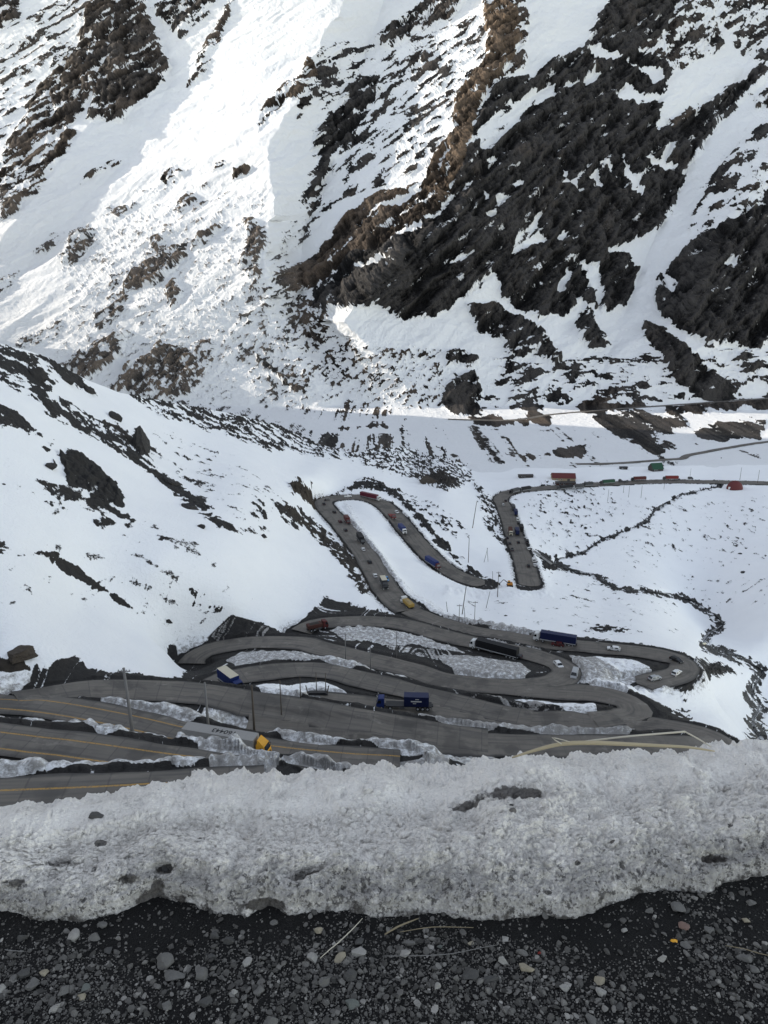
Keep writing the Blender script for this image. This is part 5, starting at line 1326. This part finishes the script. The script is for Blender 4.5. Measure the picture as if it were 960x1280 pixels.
# little white footbridge over the stream
a_, b_ = ground_at(668, 690), ground_at(690, 706)
t = empty('footbridge', a_); d_ = Vector(b_)-Vector(a_); n_ = Vector((-d_.y, d_.x, 0)).normalized()*.9
b = MB(); up = Vector((0, 0, .5)); b._add([n_+up, -n_+up, d_-n_+up, d_+n_+up, n_+up*1.5, -n_+up*1.5, d_-n_+up*1.5, d_+n_+up*1.5], [(0, 1, 2, 3), (4, 7, 6, 5), (0, 4, 5, 1), (1, 5, 6, 2), (2, 6, 7, 3), (3, 7, 4, 0)]); b.build('deck', 'trailer_white', t)
for s in (1, -1):
    b = MB(); b.cyl(tuple(n_*s+up*3.4), tuple(d_+n_*s+up*3.4), .07, n=6); [b.cyl(tuple(n_*s+d_*float(q)+up), tuple(n_*s+d_*float(q)+up*3.4), .06, n=6) for q in np.linspace(0, 1, 7)]; b.build('railing', 'steel', t)
tag(t, 'narrow pale footbridge over the stream below the valley road', 'footbridge')

# ------------------------------------------------------------------ poles
pole(167, 922, 831, 'tall grey pole with a crossarm standing in the snow bank at far left', 1, 'pole_grey', -2, thick=1.7)
pole(262, 926, 850, 'grey pole with an orange sign in front of the white trailer', 0, 'pole_grey', 0, thick=1.6)
pole(318, 916, 854, 'dark pole right of the blue box truck', 0, 'wood_pole', 0, thick=1.6)
pole(352.5, 896, 848, 'thin pole on the road edge left of the snow pocket', 0, 'wood_pole', 0)
pole(375.5, 874, 844, 'dark pole at the front of the snow pocket between two bends', 0, 'wood_pole', 0)
pole(396, 864, 839, 'left one of the pair of poles behind the snow pocket', 0, 'wood_pole', 0)
pole(407.5, 864, 840, 'right one of the pair of poles behind the snow pocket', 0, 'wood_pole', 0)
pole(432.5, 830, 789, 'tall thin pole left of two on the dirt between the upper bends', 0, 'pole_grey', 0)
pole(463, 837, 806, 'short thin pole below the dirty snow ridge between the upper bends', 0, 'pole_grey', 0)
pole(496, 824, 789, 'thin pole on the dark dirt right of the dirty snow ridge', 0, 'pole_grey', 0)
MID = [(574.5,776,754),(577,768,731),(582,778,757),(593,774,751),(607.5,760,739),(616.5,734,714),(622,746,714),(605,703,685),(610,702,685),(585,703,673),(590,660,628),(560,765,752)]
for i, (x, b_, t_) in enumerate(MID): pole(x, b_, t_, 'thin dark wooden pole in the snow of the lower valley side', 1 if i in (0, 3, 6) else 0, 'wood_pole', [0, 4, -2][i % 3], 'poles down the snowy valley side')
for x, b_, t_ in [(779,616,603),(786,622,608),(801,622,607),(760,626,612),(925,600,585),(947,604,588),(862,598,586),(830,612,600)]: pole(x, b_, t_, 'very thin far pole on the valley floor', 0, 'wood_pole', 0, 'far poles on the valley floor')
# orange diamond sign at the grey pole
g = ground_at(260, 926); t = empty('road_sign', (g[0]-.25, g[1]-.35, g[2]))
MB().cyl((0, 0, 0), (0, 0, 1.9), .04, n=8).build('post', 'steel', t); MB()._add([(0, 0, 1.5), (.62, 0, 2.15), (0, 0, 2.8), (-.62, 0, 2.15), (0, .05, 1.5), (.62, .05, 2.15), (0, .05, 2.8), (-.62, .05, 2.15)], [(0, 1, 2, 3), (7, 6, 5, 4), (0, 4, 5, 1), (1, 5, 6, 2), (2, 6, 7, 3), (3, 7, 4, 0)]).build('panel', 'orange_paint', t)
s_ = MB(); s_.box((0, -.03, 1.95), (.16, .03, .42)); s_.build('symbol', 'letter_black', t)
tag(t, 'orange diamond road sign at the foot of the grey pole', 'road sign')
# dark frame lying in the snow pocket
g = ground_at(397, 868); t = empty('drag_sledge', g)
b = MB(); b.box((0, 0, .35), (5.2, 1.6, .3)); b.box((0, 0, .65), (4.2, 1.2, .25)); b.build('deck', 'black_paint', t, .03)
for x in (-2.3, 2.3): MB().cyl((x, 0, 0), (x*1.25, 0, 2.6), .13, n=6).build('stake', 'wood_pole', t)
tag(t, 'dark wooden sledge with two upright stakes lying in the snow pocket', 'sledge')

# ------------------------------------------------------------------ boulders
BOULD = [(174,560,24,44,'boulder','upright dark boulder standing on the left slope',61,12),(62,583,17,13,'boulder','rounded dark boulder left of the big rock outcrop',62,0),
  (20,820,44,12,'boulder_brown','flat brown rock in the snow at the left edge above the road',65,4),(253,660,12,7,'boulder','small dark rock at the end of the rock band on the left slope',66,10),
 (329,672,9,7,'boulder','small dark rock below the rock band near the ski track',67,0),(211,778,10,7,'boulder','lone dark rock low on the left snow slope',68,0),
 (926,692,6,3,'boulder','upper one of two tiny dark rocks on the right snow slope',69,0),(930,716,7,4,'boulder','lower one of two tiny dark rocks on the right snow slope',70,0),
 (632.5,770,5,3,'boulder','tiny dark rock in the snow above the lower road',71,0),(624,721,5,4,'boulder','tiny dark rock left of the orange excavator',72,0),
 (540,604,30,10,'boulder_brown','brown bare hump on the debris mound above the top bend',73,18),(145,525,20,14,'boulder','dark rock at the head of the long rock band',74,15),
 (45,470,26,20,'boulder','dark jagged rock high on the left skyline',75,20),(82,477,22,14,'boulder','dark rock on the skyline right of the jagged one',76,25),(110,490,18,12,'boulder','lowest dark rock of the skyline row at left',77,25),(215,604,24,10,'boulder','flat dark rock in the middle of the long rock band',78,25),(240,636,26,12,'boulder','broad dark rock low in the long rock band',79,28)]
for a_ in BOULD: boulder(*a_)

# ------------------------------------------------------------------ dry stalks and bits on the lookout
def stalk(pts, r, mat, label, name='dry_stalk'):
    tag(tube(name, pts, r, mat), label, 'stalk', 'dry plant stalks')
def bp(px, py, m): return np.array(P3(px, py, m), float)
stalk([bp(640,947,2.44),bp(668,938,2.43),bp(702,930,2.43),bp(740,928.5,2.44),bp(780,930,2.45),bp(822,932,2.46),bp(860,934,2.48),bp(893,939,2.5)], [.003,.006,.0072,.0072,.0065,.0055,.0045,.0025], 'straw', 'thick pale yellow stalk lying across the top of the snow bank')
stalk([bp(684,934,2.44),bp(730,927,2.47),bp(780,921,2.5),bp(820,917.5,2.52),bp(856,914.5,2.53)], [.002,.003,.003,.0032,.0032], 'straw_pale', 'thin straight stalk rising above the thick yellow one')
stalk([bp(856,914.5,2.53),bp(870,922,2.53),bp(880,928,2.52),bp(889,934,2.51)], [.003,.0026,.0022,.0016], 'straw_pale', 'thin broken stalk end bent down to the right of the thick one')
stalk([bp(702,930,2.42),bp(690,922,2.42),bp(712,927,2.43)], [.002,.0015,.001], 'straw_pale', 'short split leaf on the thick stalk')
def gp(px, py, up=.012):
    a, b, c = ray(px, py); m = (CZ-up)/-c; return np.array([a*m, b*m, up])
stalk([gp(400,1198),gp(412,1187),gp(422,1179),gp(440,1162),gp(453,1148)], [.0009,.0012,.0014,.0013,.0009], 'straw_pale', 'short white straw lying on the gravel in the centre')
stalk([gp(481,1168),gp(496,1159),gp(510,1153),gp(523,1148)], [.002,.0026,.0022,.0012], 'stem_dull', 'broad brown stem tip beside the snow foot')
stalk([gp(500,1165),gp(530,1160),gp(550,1158.5),gp(592,1159.5)], [.0008,.0011,.0011,.0008], 'stem_dull', 'thin straight tan stem under the snow foot')
stalk([gp(480,1195),gp(530,1194.5),gp(565,1192),gp(600,1185),gp(622,1181)], [.0008,.001,.001,.0009,.0007], 'pole_grey', 'long thin grey stem across the middle gravel')
stalk([gp(907,1182),gp(930,1186),gp(950,1192),gp(975,1197)], [.0008,.0011,.0011,.0008], 'stem_dull', 'thin tan stem at the right edge of the gravel')
stalk([gp(6,1187),gp(16,1188.5),gp(30,1189)], [.0011,.0013,.001], 'pole_grey', 'short grey twig near the left edge of the gravel')
def scrap(px, py, w, mat, label):
    b = MB(); r = w/F*2.1; rr = np.random.default_rng(int(px)); n = 9
    ring = [(r*math.cos(6.283*i/n)*rr.uniform(.5, 1.1), r*.7*math.sin(6.283*i/n)*rr.uniform(.5, 1.1), rr.uniform(.002, .009)) for i in range(n)]
    b._add(ring+[(0, 0, .012)], [(i, (i+1) % n, n) for i in range(n)] + [tuple(range(n-1, -1, -1))]); o = b.build('scrap', mat); o.location = gp(px, py, .012); tag(o, label, 'scrap')
scrap(842,1178,5,'yellow_paint','crumpled yellow scrap on the gravel at right'); scrap(674,1193,3,'red_paint','tiny red scrap between the grey stones')
# stones frozen into the snow bank
_bx, _by, _bd = proj(BERM[..., 0], BERM[..., 1], BERM[..., 2])
for i, (x, y, w_, mt, lab) in enumerate([(120,1020,19,'stone_dark','brown stone frozen into the snow bank at left'),(206,1087,15,'stone_dark','dark round stone in the dirty hollow of the snow bank'),(912,1031,6,'stone_dark','small black pebble on the snow bank at right'),(722,1080,5,'stone_dark','small black pebble low on the snow bank right of centre'),(685,1116,6,'stone_dark','black pebble near the foot of the snow bank'),(640,1006,6,'stone_dark','small black pebble below the muddy patch of the snow bank')]):
    d = (_bx-x)**2 + (_by-y)**2; q = np.unravel_index(np.argmin(d), d.shape); g = BERM[q]
    V, Fc = stone_shape(3, 300+i, .9); r = w_/2/F*_bd[q]
    o = link('stone', mesh_np('stone', V*r, Fc, False), M[mt]); o.location = tuple(g); tag(o, lab, 'stone', 'stones on the gravel shoulder')
